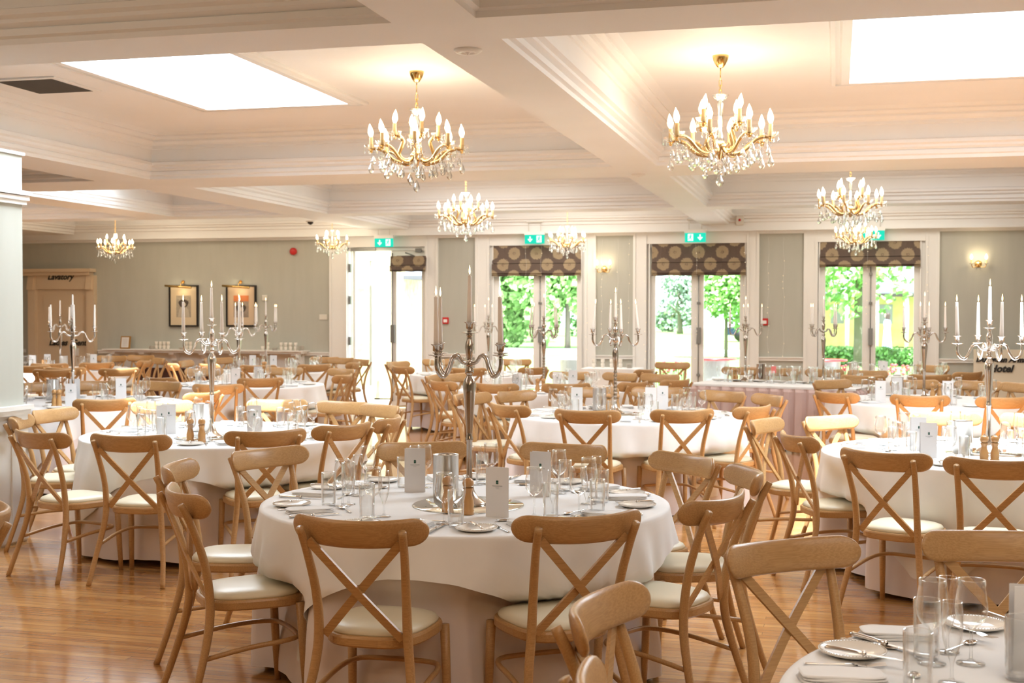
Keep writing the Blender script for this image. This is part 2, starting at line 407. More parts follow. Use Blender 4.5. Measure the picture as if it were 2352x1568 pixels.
# french doors
def leaf(mb, x0, x1, ya, yb, z0, z1, s=.10, bot=.28):
    mb.box(x0, x0+s, ya, yb, z0, z1); mb.box(x1-s, x1, ya, yb, z0, z1)
    mb.box(x0+s, x1-s, ya, yb, z0, z0+bot); mb.box(x0+s, x1-s, ya, yb, z1-.12, z1)
for i, (a, b, m1, m2, g) in enumerate(((1131, 1337, 1222, 1252, None), (1490, 1713, 1585, 1617, None), (1880, 2115, 1980, 2013, None))):
    a, b = wx(a), wx(b); mid = (wx(m1)+wx(m2))/2; n = i+2
    fr = MB(); fr.box(wx(OPEN[i+1][0]), a, WY+.02, WY+.14, 0, HEAD); fr.box(b, wx(OPEN[i+1][1]), WY+.02, WY+.14, 0, HEAD); fr.box(a, b, WY+.02, WY+.14, HEAD-.05, HEAD)
    for e0 in (a, b-.018): fr.box(e0, e0+.018, WY-.02, WY+.02, 0, HEAD)
    root = struct(fr, 'window_%d' % (i+1), M['white'])
    l = MB(); leaf(l, a, mid, WY+.06, WY+.11, .02, HEAD-.05); dl = l.build('door_leaf', M['white'], root)
    MB().box(a+.1, mid-.1, WY+.08, WY+.086, .3, HEAD-.17).build('pane', M['pane'], dl)
    l = MB(); leaf(l, mid, b, WY+.06, WY+.11, .02, HEAD-.05); dr = l.build('door_leaf', M['white'], root)
    MB().box(mid+.1, b-.1, WY+.08, WY+.086, .3, HEAD-.17).build('pane', M['pane'], dr)
    h = MB(); h.tube([(mid+.02, WY+.03, .15), (mid+.02, WY+.03, HEAD-.1)], .009, 6); h.box(mid-.01, mid+.055, WY+.01, WY+.06, 1.12, 1.38)
    for z in (.6, 1.75, 2.2): h.box(mid-.005, mid+.045, WY+.015, WY+.06, z, z+.04)
    h.build('panic_bolt', M['grey'], root)
# doorway on the left of the window wall, one leaf folded back outside
fr = MB(); x0, x1 = wx(793), wx(983); xm0, xm1 = wx(896), wx(908)
fr.box(x0, x0+.05, WY+.02, WY+.2, 0, HEAD); fr.box(x1-.04, x1, WY+.02, WY+.2, 0, HEAD); fr.box(x0, x1, WY+.02, WY+.2, HEAD-.06, HEAD)
root = struct(fr, 'door_1', M['white'])
l = MB(); leaf(l, xm0, x1-.04, WY+.06, WY+.11, .02, HEAD-.06, .09, .3); d1 = l.build('door_leaf', M['white'], root)
MB().box(xm0+.09, x1-.13, WY+.08, WY+.086, .32, HEAD-.18).build('pane', M['pane'], d1)
l = MB()                        # opened leaf, standing at right angles outside
for y0, y1 in ((WY+.2, WY+.3), (WY+1.0, WY+1.1)): l.box(x0+.06, x0+.11, y0, y1, .02, HEAD-.06)
l.box(x0+.063, x0+.107, WY+.3, WY+1.0, .023, .3); l.box(x0+.063, x0+.107, WY+.3, WY+1.0, HEAD-.18, HEAD-.063)
d2 = l.build('door_leaf', M['white'], root)
MB().box(x0+.08, x0+.086, WY+.3, WY+1.0, .3, HEAD-.18).build('pane', M['pane'], d2)
h = MB(); h.tube([(xm0+.03, WY+.03, .1), (xm0+.03, WY+.03, HEAD-.1)], .012, 6); h.box(xm0, xm0+.07, WY+.01, WY+.06, 1.1, 1.4)
h.box(x0+.1, x0+.55, WY, WY+.05, HEAD-.065, HEAD-.015); h.box(xm0+.45, x1-.12, WY, WY+.05, HEAD-.09, HEAD-.03); h.tube([(x1-.4, WY+.0, HEAD-.1), (x1-.2, WY-.1, HEAD-.16), (x1-.55, WY-.02, HEAD-.16)], .012, 5)
for z in (.4, 1.05, 1.75, 2.3): h.box(x0+.045, x0+.09, WY+.02, WY+.06, z, z+.14)
h.build('door_closer', M['grey'], root)
# roman blinds
for i, (a, b, zt, yb_, off) in enumerate(((1131, 1335, HEAD, 634, .10), (1497, 1713, HEAD+.0, 633, .10), (1882, 2113, HEAD, 613, .1), (901, 982, HEAD-.16, 624, .02))):
    x0, x1 = wx(a), wx(b); zb = atY((a+b)/2, yb_, WY).z
    L = ['roman blind with a beige dandelion print on the window nearest the open door', 'roman blind with a beige dandelion print on the middle window',
         'roman blind with a beige dandelion print, the widest, on the rightmost window', 'narrow roman blind with dandelion print on the closed half of the left doorway'][i]
    xm = (x0+x1)/2; mb = MB(); rows = []
    zs = [zt]; H = zt-zb; fold = zb+.42*H
    pf = [(0, zt), (-.005, zt-.3*H), (-.02, fold), (.0, fold-.005), (-.035, fold-.012), (-.04, zb+.12*H), (-.055, zb+.10*H), (-.035, zb+.07*H), (-.06, zb+.05*H), (-.04, zb+.03*H), (-.06, zb)]
    n = 20
    rows = [[(x0-xm+(x1-x0)*j/n, y-.02+.006*math.sin(j*1.7+q), z-zb-(.004*math.sin(j*.9+i) if q > 7 else 0)) for j in range(n+1)] for q, (y, z) in enumerate(pf)]
    mb.rings(rows, closed=False, sm=False)
    mb.rings([[(x, y+.02, z) for x, y, z in r] for r in rows], closed=False)
    o = mb.build('roman_blind', M['blind']); o.location = (xm, WY+off-.03-.06, zb); tag(o, L, 'blind', 'dandelion print roman blinds on the window wall')
    MB().box(x0-xm, x1-xm, .0, .03, zt-zb-.03, zt-zb).build('headrail', M['white'], o)
# ------------------------------------------------------------------ things fixed to the walls
def exit_sign(px, py, flip, label, Y=WY-.25):
    P = atY(px, py, Y); o = empty('exit_sign', P, 0, label, 'exit sign', 'green emergency exit signs over the doors')
    MB().box(-.17, .17, -.03, .03, .07, .125).build('housing', M['white'], o)
    s = MB().box(-.165, .165, -.006, .006, -.075, .07).build('sign_panel', M['green'], o)
    s2 = -1 if flip else 1
    m = MB(); c = -.075*s2
    m.add([(c-.010, -.008, .045), (c+.010, -.008, .045), (c+.010, -.008, -.02), (c-.010, -.008, -.02)], [(0, 3, 2, 1)])
    m.add([(c-.04, -.008, -.003), (c-.026, -.008, .010), (c, -.008, -.02), (c+.026, -.008, .010), (c+.04, -.008, -.003), (c, -.008, -.048)], [(0, 5, 2, 1), (2, 5, 4, 3)])
    m.build('arrow', M['exitwhite'], s)
    m = MB(); c = .075*s2          # doorway with a running figure cut out in green
    m.add([(c-.042, -.008, -.055), (c+.042, -.008, -.055), (c+.042, -.008, .055), (c-.042, -.008, .055)], [(0, 1, 2, 3)])
    dr = m.build('door_symbol', M['exitwhite'], s)
    m = MB(); y = -.0095
    m.lathe([(.0001, 0), (.011, 0), (.011, .001)], 10, (c+.006, y, .038), ax=(0, 1, 0))
    for p, q, w in (((c+.004, .026), (c-.006, -.008), .02), ((c-.006, -.006), (c-.026, -.018), .011), ((c-.024, -.016), (c-.036, -.038), .009), ((c-.004, -.006), (c+.014, -.022), .011), ((c+.014, -.022), (c+.008, -.048), .009), ((c+.003, .022), (c+.026, .012), .008), ((c+.002, .022), (c-.022, .022), .008), ((c-.022, .022), (c-.03, .006), .007)):
        m.bar((p[0], y, p[1]), (q[0], y, q[1]), w, .001, (0, 1, 0))
    m.build('running_figure', M['green'], dr)
    b = MB(); b.tube([(-.10, 0, .12), (-.10, 0, .28)], .006, 5); b.tube([(.10, 0, .12), (.10, 0, .28)], .006, 5); b.box(-.13, .13, -.02, .02, .27, .29)
    b.build('bracket', M['plastic'], o)
exit_sign(882, 557, False, 'green exit sign with down arrow above the open doorway')
exit_sign(1228, 549, False, 'green exit sign with down arrow beside the fourth chandelier')
exit_sign(1597, 545, True, 'green exit sign, its arrow on the right, above the middle window')
exit_sign(2006, 540, True, 'green exit sign half hidden behind the lowest right chandelier')
def call_point(px, py, label):
    o = MB().bbox(-.055, .055, -.03, 0, -.055, .055, .008).build('fire_call_point', M['red']); o.location = atY(px, py, WY); tag(o, label, 'fire alarm', 'red fire alarm call points')
    MB().box(-.032, .032, -.034, -.029, -.03, .022).build('break_panel', M['card'], o)
call_point(1024, 736, 'small square red fire alarm point right of the open doorway')
call_point(1756, 739, 'small square red fire alarm point between the two right windows')
o = MB().lathe([(.001, 0), (.03, 0), (.062, .012), (.062, .05)], 20, ax=(0, 1, 0)).build('fire_bell', M['red']); o.location = atY(672, 577, WY-.05); tag(o, 'round red fire alarm bell high on the left wall', 'fire bell')
o = MB().bbox(-.05, .05, -.03, 0, -.05, .05, .008).build('thermostat', M['plastic']); o.location = atY(609, 684, WY); tag(o, 'small cream control box right of the second framed picture', 'control box')
o = MB().bbox(-.075, .075, -.012, 0, -.045, .045, .004).build('wall_socket', M['plastic']); o.location = atY(743, 728, WY); tag(o, 'cream switch plate on the wall left of the open doorway', 'switch')
o = MB().bbox(-.06, .06, -.09, 0, -.07, .07, .01).build('wall_box', M['plastic']); o.location = atY(1700, 506, WY-.2); tag(o, 'small grey box under the ceiling at the beam end', 'junction box')
MB().lathe([(.001, 0), (.02, 0), (.02, .01)], 12, (0, -.10, 0), ax=(0, 1, 0)).build('lens', M['red'], o)
# framed pictures with brass lights
def picture(px0, px1, py0, py1, label, tone):
    a, b = atY(px0, py0, WY), atY(px1, py1, WY); w, h = (b.x-a.x)/2, (a.z-b.z)/2
    o = empty('framed_picture', ((a.x+b.x)/2, WY-.012, (a.z+b.z)/2), 0, label, 'picture', 'black framed engravings with brass picture lights')
    m = MB(); t = .028
    m.box(-w, -w+t, -.03, .01, -h, h); m.box(w-t, w, -.03, .01, -h, h); m.box(-w+t, w-t, -.03, .01, h-t, h); m.box(-w+t, w-t, -.03, .01, -h, -h+t)
    m.build('frame', M['frameblack'], o)
    MB().box(-w+t, w-t, -.012, .01, -h+t, h-t).build('mount', mat('mount paper', tone[0], .7), o)
    e = MB().box(-w*.5, w*.5, -.015, -.01, -h*.55, h*.5).build('engraving', noise_col(mat('engraving print', tone[1], .7), tone[1], tuple(c*.75 for c in tone[1]), 40.), o)
    if px0 > 450: MB().box(-w*.5, w*.5, -.018, -.012, h*.22, h*.5).build('orange_heading', mat('orange print', (.60, .20, .07), .7), e)
    k = h*(-.12 if px0 > 450 else .12)
    f = MB()                       # bust: wide gown, then dark hat and hair, then the face
    f.add([(-w*.40, -.017, -h*.54), (w*.42, -.017, -h*.54), (w*.34, -.017, k-h*.30), (w*.10, -.017, k-h*.12), (-w*.12, -.017, k-h*.12), (-w*.30, -.017, k-h*.30)], [(0, 1, 2, 3, 4, 5)])
    f.build('gown_shape', mat('mid print ink', tone[2], .7), e)
    f = MB(); f.rings([[(q*w*.34*math.cos(t*PI/10)*(1+.1*math.sin(3*t*PI/10)), -.0185-z, k+q*h*.20*math.sin(t*PI/10)) for t in range(20)] for q, z in ((1., 0), (.02, .0003))])
    f.build('hair_shape', mat('dark print ink', (.07, .055, .045), .7), e)
    f = MB(); f.rings([[(w*.03+q*w*.14*math.cos(t*PI/8), -.020-z, k-h*.05+q*h*.10*math.sin(t*PI/8)) for t in range(16)] for q, z in ((1., 0), (.02, .0003))]); f.build('face_shape', mat('pale print ink', (.56, .50, .40), .7), e)
    L = empty('picture_light', (0, -.01, h+.04)); L.parent = o
    m = MB(); m.tube([(0, .01, .02), (0, -.06, .03), (0, -.10, -.02), (0, -.11, -.06)], .007, 6, smooth=4); m.lathe([(.001, 0), (.03, .004), (.03, .02)], 14, (0, -.01, .015), ax=(0, -1, 0))
    m.build('bracket', M['brass'], L)
    m = MB(); m.tube([(-w*1.05, -.12, -.05), (w*.75, -.12, -.085)], .020, 10); m.build('shade', M['brass'], L)
    m = MB(); m.tube([(-w*.9, -.096, -.062), (w*.7, -.096, -.094)], .007, 6); m.build('bulb', M['bulb'], L)
    d = lamp('SPOT', 'picture_lamp', (0, -.13, -.09), 1.5, (1., .72, .40), spot_size=2.2, spot_blend=.8, shadow_soft_size=.05)
    d.parent = L; d.rotation_euler = (math.radians(40), 0, 0)
picture(390, 457, 655, 750, 'black framed oval portrait under a brass light, left of two', ((.66, .55, .38), (.42, .37, .29), (.50, .45, .36)))
picture(521, 590, 655, 750, 'black framed engraving with orange heading, right of two', ((.60, .46, .32), (.36, .29, .23), (.28, .22, .18)))
# wall sconces
def sconce(px, py, label):
    P = atY(px, py, WY); o = empty('wall_sconce', P, 0, label, 'wall light', 'two-arm gilt wall sconces')
    MB().lathe([(.001, .025), (.03, .022), (.05, .01), (.055, 0)], 16, ax=(0, -1, 0)).build('backplate', M['brass'], o)
    for s in (-1, 1):
        a = MB().tube([(0, -.02, 0), (s*.04, -.07, -.05), (s*.09, -.08, -.045), (s*.105, -.08, -.005)], .007, 6, smooth=4).build('arm', M['gilt'], o)
        MB().lathe([(.008, -.01), (.03, .0), (.034, .008), (.012, .004)], 12, (s*.105, -.08, 0)).build('drip_pan', M['crystal'], a)
        MB().lathe([(.012, 0), (.013, .06), (.004, .062)], 10, (s*.105, -.08, .005)).build('candle_sleeve', M['sleeve'], a)
        MB().lathe([(.006, 0), (.017, .02), (.02, .038), (.012, .065), (.001, .085)], 10, (s*.105, -.08, .065)).build('bulb', M['bulb'], a)
    m = MB()
    for k in range(7): m.lathe([(.001, -.03), (.009, -.02), (.001, 0)], 6, (-.09+.03*k, -.08, -.05-.02*math.cos(k-3)))
    m.build('crystal_drops', M['crystal'], o)
    l = lamp('POINT', 'sconce_lamp', (0, -.16, .10), 1.8, (1., .78, .48), shadow_soft_size=.05); l.parent = o
sconce(1388, 618, 'small gilt two-bulb wall light between the first two windows')
sconce(2247, 606, 'small gilt two-bulb wall light at the far right wall')
# lavatory doorway
a, b = atY(60, 620, WY), atY(226, 620, WY)
mb = MB(); zt = 2.36
mb.box(a.x-.12, b.x-.05, WY-.20, WY, zt-.03, zt+.03); mb.box(a.x-.06, b.x-.1, WY-.15, WY, zt-.09, zt-.03)
d0, d1 = wx(88), wx(205)
mb.box(d0-.15, d0, WY-.10, WY, 0, zt-.09); mb.box(d1, d1+.16, WY-.10, WY, 0, zt-.09); mb.box(d0, d1, WY-.08, WY, 2.02, zt-.09)
for q in (d0-.14, d1+.01):
    mb.rings([[(q, WY-.10-.05*math.sin(t*PI/2), zt-.09-.26*t), (q+.12, WY-.10-.05*math.sin(t*PI/2), zt-.09-.26*t), (q+.12, WY-.05, zt-.09-.26*t), (q, WY-.05, zt-.09-.26*t)] for t in (1, .8, .5, .2, 0)], True)
fr = struct(mb, 'door_2', M['doorp'])
m = MB(); m.box(d0, d1, WY-.03, WY, 0, 2.02)
for z0, z1 in ((.15, .75), (1.05, 1.45), (1.52, 1.92)): m.box(d0+.14, d1-.1, WY-.042, WY-.03, z0, z1)
dl = m.build('door_leaf', M['doorp'], fr)
t = text_mesh('Lavatory', .15, M['inkblack'], 'lettering', fr, .35, .002, .004); t.location = atY(138, 636, WY-.085)
t = text_mesh('Ladies  Gents', .15, M['inkblack'], 'lettering', fr, .35, .002, .004); t.location = atY(158, 787, WY-.05)
MB().box(-.04, .04, -.01, 0, -.07, .07).build('notice', M['card'], dl).location = atY(177, 808, WY-.035)
# console shelf under the pictures
a, b = atY(258, 803, WY), atY(712, 808, WY)
sh = empty('wall_shelf', ((a.x+b.x)/2, WY, 0), 0, 'long cream wall shelf on scrolled brackets, cups on top', 'shelf')
w = (b.x-a.x)/2
MB().box(-w, w, -.34, 0, .935, .955).box(-w+.03, w-.03, -.30, 0, .90, .935).build('shelf_board', M['white'], sh)
MB().box(-w+.1, w-.1, -.06, 0, .62, .90).build('apron', M['white'], sh)
for k in range(7):
    x = -w+.12+k*(2*w-.35)/6
    m = MB(); m.rings([[(x, -.28*q, .90-.24*t), (x+.1, -.28*q, .90-.24*t), (x+.1, 0, .90-.24*t), (x, 0, .90-.24*t)] for t, q in ((0, 1), (.15, 1), (.3, .75), (.45, .6), (.6, .62), (.8, .4), (1, .2))], True)
    m.build('bracket', M['white'], sh)
MB().box(-w+.15, w-.15, -.10, -.02, .05, .62).build('lower_panel', M['dark'], sh)
o = empty('framed_notice', atY(287, 803, WY-.17), -.15, 'gold framed notice leaning on the left end of the shelf', 'notice'); o.location.z = .956
m = MB().box(-.10, .10, -.012, .012, 0, .225).build('frame', M['gold'], o); m.rotation_euler = (-.16, 0, 0)
q = MB().box(-.078, .078, -.015, -.011, .022, .203).build('paper', M['card'], m)
MB_ = MB()
for k in range(8): MB_.box(-.05, .05, -.0165, -.0152, .05+.017*k, .054+.017*k)
MB_.build('print', mat('faint print', (.55, .5, .45), .7), q)
o.rotation_euler = (0, 0, -.1)
cup = MB().lathe([(.001, 0), (.020, 0), (.022, .006), (.029, .035), (.0305, .065), (.0295, .066), (.027, .034), (.001, .01)], 14).tube([(.028, 0, .05), (.040, 0, .045), (.038, 0, .022), (.027, 0, .018)], .003, 5, smooth=2).build('cup', M['crema'])
CUP = Proto(tag(cup, '', 'cup'))
sau = MB().lathe([(.001, 0), (.03, 0), (.055, .008), (.057, .010), (.03, .004)], 16).build('saucer', M['crema']); SAU = Proto(tag(sau, '', 'saucer'))
NTH = ['first', 'second', 'third', 'fourth', 'fifth', 'sixth', 'seventh']
def cups(spec, where, z, Y):
    nc = ns = 0
    for px, n, kind in spec:
        P = atY(px, 716, Y)
        if kind == 'c': nc += 1
        else: ns += 1
        for k in range(n):
            if kind == 'c': CUP.put((P.x, Y, z+.068*k), -PI/2, 'white cup, %s in the %s stack %s' % ('lower' if k == 0 else 'upper', NTH[nc-1], where), 'stacked cups '+where)
            else: SAU.put((P.x, Y, z+.011*k), 0, 'white saucer, %s up in the %s pile %s' % (NTH[k], NTH[ns-1], where), 'stacked saucers '+where)
cups([(348, 5, 's'), (359, 2, 'c'), (368, 2, 'c'), (377, 2, 'c'), (386, 2, 'c')], 'near the shelf\'s left end', .956, WY-.17)
cups([(416, 3, 's'), (428, 2, 'c'), (437, 2, 'c')], 'on the shelf under the left picture', .956, WY-.2)
cups([(603, 1, 'c'), (615, 2, 'c'), (631, 4, 's'), (646, 2, 'c'), (656, 2, 'c'), (667, 2, 'c'), (679, 2, 'c'), (692, 7, 's')], 'near the shelf\'s right end', .956, WY-.17)
# sideboard with white cloth between the first two windows
a, b = wx(1352)*.955, wx(1463)*.955
sb = empty('side_table', ((a+b)/2, 19.35, 0), 0, 'small side table with cups against the wall under the left sconce', 'table')
MB().box(-.42, .42, -.26, .26, .73, .755).build('tabletop', M['black'], sb)
for sx in (-1, 1):
    for sy in (-1, 1): MB().box(sx*.38-.015, sx*.38+.015, sy*.22-.015, sy*.22+.015, 0, .73).build('leg', M['black'], sb)
m = MB(); R = lambda o, z, w=0: [(-.44-o, -.28-o, z), (.44+o, -.28-o, z), (.44+o, .28+o, z), (-.44-o, .28+o, z)]
m.rings([R(0, .758), R(.004, .75), R(.012, .4), R(.02, .05)]); m.add(R(0, .758), [(0, 1, 2, 3)])
o = m.build('tablecloth', M['cloth']); o.location = sb.location; tag(o, 'white cloth hanging straight over the small side table by the wall', 'tablecloth')
for k in range(5):
    x = -.30+k*.14
    for q in range(2 if k < 4 else 6):
        if k < 4: CUP.put((sb.location.x+x, 19.38, .76+.068*q), k, 'white cup in %s of the small side table, %s' % (('the far left pair', 'the centre-left pair', 'the centre-right pair', 'the far right pair')[k], ('lower', 'upper')[q]), 'cups on the small side table')
        else: SAU.put((sb.location.x+x, 19.38, .76+.011*q), 0, 'white saucer, %s up in the stack on the small side table' % NTH[q], 'saucers on the small side table')
# sign board at the far right
P, Q = atY(2237, 802, 19.9), atY(2430, 872, 19.9)
o = empty('sign_board', ((P.x+Q.x)/2, 19.9, 0), 0, 'cream board lettered in black gothic script at far right', 'sign')
w = (Q.x-P.x)/2
MB().box(-w, w, 0, .05, P.z-.50, P.z).box(-w-.01, w+.01, -.02, .06, P.z-.52, P.z-.49).build('board', M['panelp'], o)
MB().box(-w, w, .0, .30, 0, P.z-.52).build('cabinet', M['panelp'], o)
t = text_mesh('Dunraven Arms', .108, M['inkblack'], 'lettering', o, .30, .002, .006); t.location = atY(2299, 826, 19.89)-Vector(o.location)
t = text_mesh('Hotel', .145, M['inkblack'], 'lettering', o, .30, .002, .006); t.location = atY(2298, 847, 19.89)-Vector(o.location)
# ceiling fittings
def disc(px, py, r, label, name='ceiling_speaker', z=SOF):
    P = atz(px, py, z)
    o = MB().lathe([(r, 0), (r, -.006), (r*.8, -.018), (r*.5, -.018), (r*.45, -.012), (r*.2, -.014), (.001, -.03)], 28).build(name, M['white']); o.location = P
    return tag(o, label, 'ceiling fitting')
disc(1075, 114, .075, 'round white ceiling disc where the two nearest beams meet')
disc(1468, 400, .08, 'flat white ceiling disc under the second beam', 'ceiling_disc')
o = disc(713, 507, .075, 'small domed camera under the ceiling left of the doorway', 'dome_camera')
MB().lathe([(.045, -.018), (.04, -.04), (.02, -.055), (.001, -.06)], 14).build('dome', M['vent'], o)
P = atz(648, 434, 3.0); o = MB().bbox(-.06, .06, -.05, .05, -.10, .02, .01).build('motion_sensor', M['white']); o.location = (-7.66, P.y, 3.10); tag(o, 'small white sensor on the side of the left beam', 'sensor')
g = atz(105, 195, CEIL-.0); o = empty('ceiling_vent', (g.x, g.y, CEIL-.001), 0, 'dark square air vent in the ceiling at upper left', 'vent')
MB().box(-.30, .30, -.33, .33, -.012, 0).build('frame', M['white'], o)
MB().box(-.25, .25, -.28, .28, -.014, -.010).build('grille', M['vent'], o)
# ------------------------------------------------------------------ chandeliers
def make_chandelier():
    # origin: centre at the level of the lower drip pans
    o = empty('chandelier'); o['category'] = 'chandelier'; c = MB()
    MB().lathe([(.001, .272), (.03, .275), (.055, .30), (.058, .302), (.04, .278), (.02, .262), (.012, .26)], 18).lathe([(.016, .262), (.022, .24), (.016, .20), (.02, .12), (.014, .06), (.022, .02), (.03, -.02), (.02, -.03)], 14).build('crystal_column', M['crystal'], o)
    MB().lathe([(.001, -.01), (.03, -.012), (.05, -.04), (.045, -.075), (.02, -.10), (.012, -.13), (.001, -.14)], 16).build('hub', M['gilt'], o)
    def arm(R, zp, n, off, rise):
        for k in range(n):
            a = off+2*PI*k/n; ca, sa = math.cos(a), math.sin(a)
            if rise: pr = [(.03, -.07), (.09, -.085), (.135, -.045), (.115, .02), (.105, .06), (.13, .092), (R, zp-.004)]
            else: pr = [(.03, -.06), (.09, -.105), (.17, -.085), (.24, -.02), (.30, .005), (R, zp-.006)]
            A = MB().tube([(r*ca, r*sa, z) for r, z in pr], [.0145]*(len(pr)-1)+[.008], 8, smooth=4, flat=.7).build('arm', M['gilt'], o)
            x, y = R*ca, R*sa
            m = MB(); m.lathe([(.006, -.03), (.014, -.022), (.012, -.008), (.030, -.004)], 10, (x, y, zp)); m.build('cup', M['brass'], A)
            m = MB(); rs = []
            for r, z in ((.012, .002), (.030, .006), (.046, .018), (.053, .030)):
                rs.append([(x+(r*(1+(.10 if r > .04 else 0)*math.cos(8*t*2*PI/24)))*math.cos(2*PI*t/24), y+(r*(1+(.10 if r > .04 else 0)*math.cos(8*t*2*PI/24)))*math.sin(2*PI*t/24), zp+z) for t in range(24)])
            m.rings(rs, sm=True)
            for q in range(5):       # drops under the drip pan
                b = a+2*PI*q/5; px, py = x+.05*math.cos(b), y+.05*math.sin(b)
                m.lathe([(.001, -.045), (.006, -.038), (.008, -.030), (.002, -.014), (.001, .015)], 6, (px, py, zp+.01), sm=False)
            m.build('drip_pan', M['crystal'], A)
            m = MB(); m.lathe([(.014, 0), (.0155, .03), (.0145, .055), (.015, .085), (.008, .088)], 9, (x, y, zp+.004)); m.build('candle_sleeve', M['sleeve'], A)
            m = MB(); lean = (random.uniform(-.12, .12), random.uniform(-.1, .1), 1)
            m.lathe([(.007, 0), (.013, .008), (.0215, .03), (.022, .042), (.016, .068), (.007, .09), (.001, .104)], 12, (x, y, zp+.090), ax=lean); m.build('bulb', M['bulb'], A)
    arm(.345, 0., 8, .28, False); arm(.17, .10, 4, .55, True)
    # crystal swags and long drops
    def drop(x, y, z, L, s):
        m = MB(); n = int(L/.018)
        for k in range(n): m.lathe([(.001, -.007), (.0048, 0), (.001, .007)], 5, (x, y, z-.018*k-.009), sm=False)
        z -= n*.018
        m.lathe([(.001, 0), (.006*s, -.010*s), (.0155*s, -.034*s), (.016*s, -.040*s), (.009*s, -.052*s), (.001, -.057*s)], 8, (x, y, z), sm=False)
        m.build('crystal_drop', M['crystal'], o)
    for k in range(8):
        a = .28+2*PI*k/8
        drop(.345*math.cos(a), .345*math.sin(a), -.03, .08+.02*(k % 2), 1.5); drop(.325*math.cos(a+.12), .325*math.sin(a+.12), -.02, .04, 1.15)
        drop(.27*math.cos(a), .27*math.sin(a), -.03, .06, 1.3)
        b = a+PI/8
        drop(.20*math.cos(a), .20*math.sin(a), -.09, .04, 1.35)
        drop(.12*math.cos(b), .12*math.sin(b), -.10, .05+.02*(k % 3), 1.35)
    drop(0, 0, -.14, .09, 1.7); drop(.03, .02, -.13, .05, 1.1)
    m = MB()
    for k in range(8):
        a, b = .28+2*PI*k/8, .28+2*PI*(k+1)/8
        for q in range(1, 10):
            t = q/10; r = .345+(.0)*t; ang = a+(b-a)*t; sag = -.035-.10*math.sin(PI*t)*(.6+.4*(k % 2))
            m.lathe([(.001, -.008), (.0052, 0), (.001, .008)], 5, (.29*math.cos(ang), .29*math.sin(ang), sag), sm=False)
    sw = m.build('bead_swags', M['crystal'], o); sw['kind'] = 'stuff'
    l = lamp('POINT', 'chandelier_lamp', (0, 0, .12), 17, (1., .84, .62), shadow_soft_size=.25); l.parent = o
    return o
ch0 = make_chandelier(); CH = Proto(ch0)
def chandelier(px, py, Y, s, rz, label, loc=None, watts=None):
    P = Vector(loc) if loc else atY(px, py, Y)
    o = CH.put(P, rz, label, 'crystal candle chandeliers', scale=s)
    if watts:
        l = [c for c in o.children if c.type == 'LIGHT'][0]; l.data = l.data.copy(); l.data.energy = watts; l.data.color = (1., .70, .40)
    top = (CEIL-P.z)/s
    m = MB(); m.lathe([(.055, 0), (.055, -.012), (.05, -.03), (.035, -.06), (.02, -.08), (.006, -.085)], 20, (0, 0, top)); m.build('ceiling_rose', M['brass'], o)
    m = MB(); z1 = top-.085; z0 = .302
    m.tube([(0, 0, z1), (0, 0, z1-(z1-z0)*.45)], .004, 6); z = z1-(z1-z0)*.45; k = 0
    while z > z0:
        a = (k % 2)*PI/2; h = .028; ca, sa = math.cos(a)*.009, math.sin(a)*.009
        m.tube([(ca, sa, z), (ca, sa, z-h*1.4), (-ca, -sa, z-h*1.4), (-ca, -sa, z), (ca, sa, z)], .0028, 5); z -= h*1.15; k += 1
    m.build('chain', M['brass'], o)
    return o
chandelier(957, 343, 9.16, 1., .0, 'largest left chandelier, near the front below the ceiling rose')
chandelier(1654, 320, 9.12, 1.04, .4, 'largest right chandelier, front, between the two skylights')
chandelier(1070, 497, 14.75, .95, .9, 'mid-sized chandelier hanging just below the front left one')
chandelier(1953, 471, 14.7, 1., .3, 'mid-sized chandelier at right, directly above a lower one')
chandelier(1303, 555, 18.6, .78, .2, 'small distant chandelier in front of the first window blind')
chandelier(1966, 545, 18.6, .80, .6, 'small distant chandelier overlapping the rightmost window blind')
chandelier(265, 570, 18.6, .80, .1, 'small distant chandelier at far left above the lavatory door')
chandelier(763, 560, 19.2, .75, .5, 'small distant chandelier left of the open doorway')
chandelier(0, 0, 0, 1., .2, 'chandelier in the bay above the camera, left one', (-4.2, 1.6, 2.86), 48)
chandelier(0, 0, 0, 1., .5, 'chandelier in the bay above the camera, right one', (1.2, -.6, 2.86), 62)
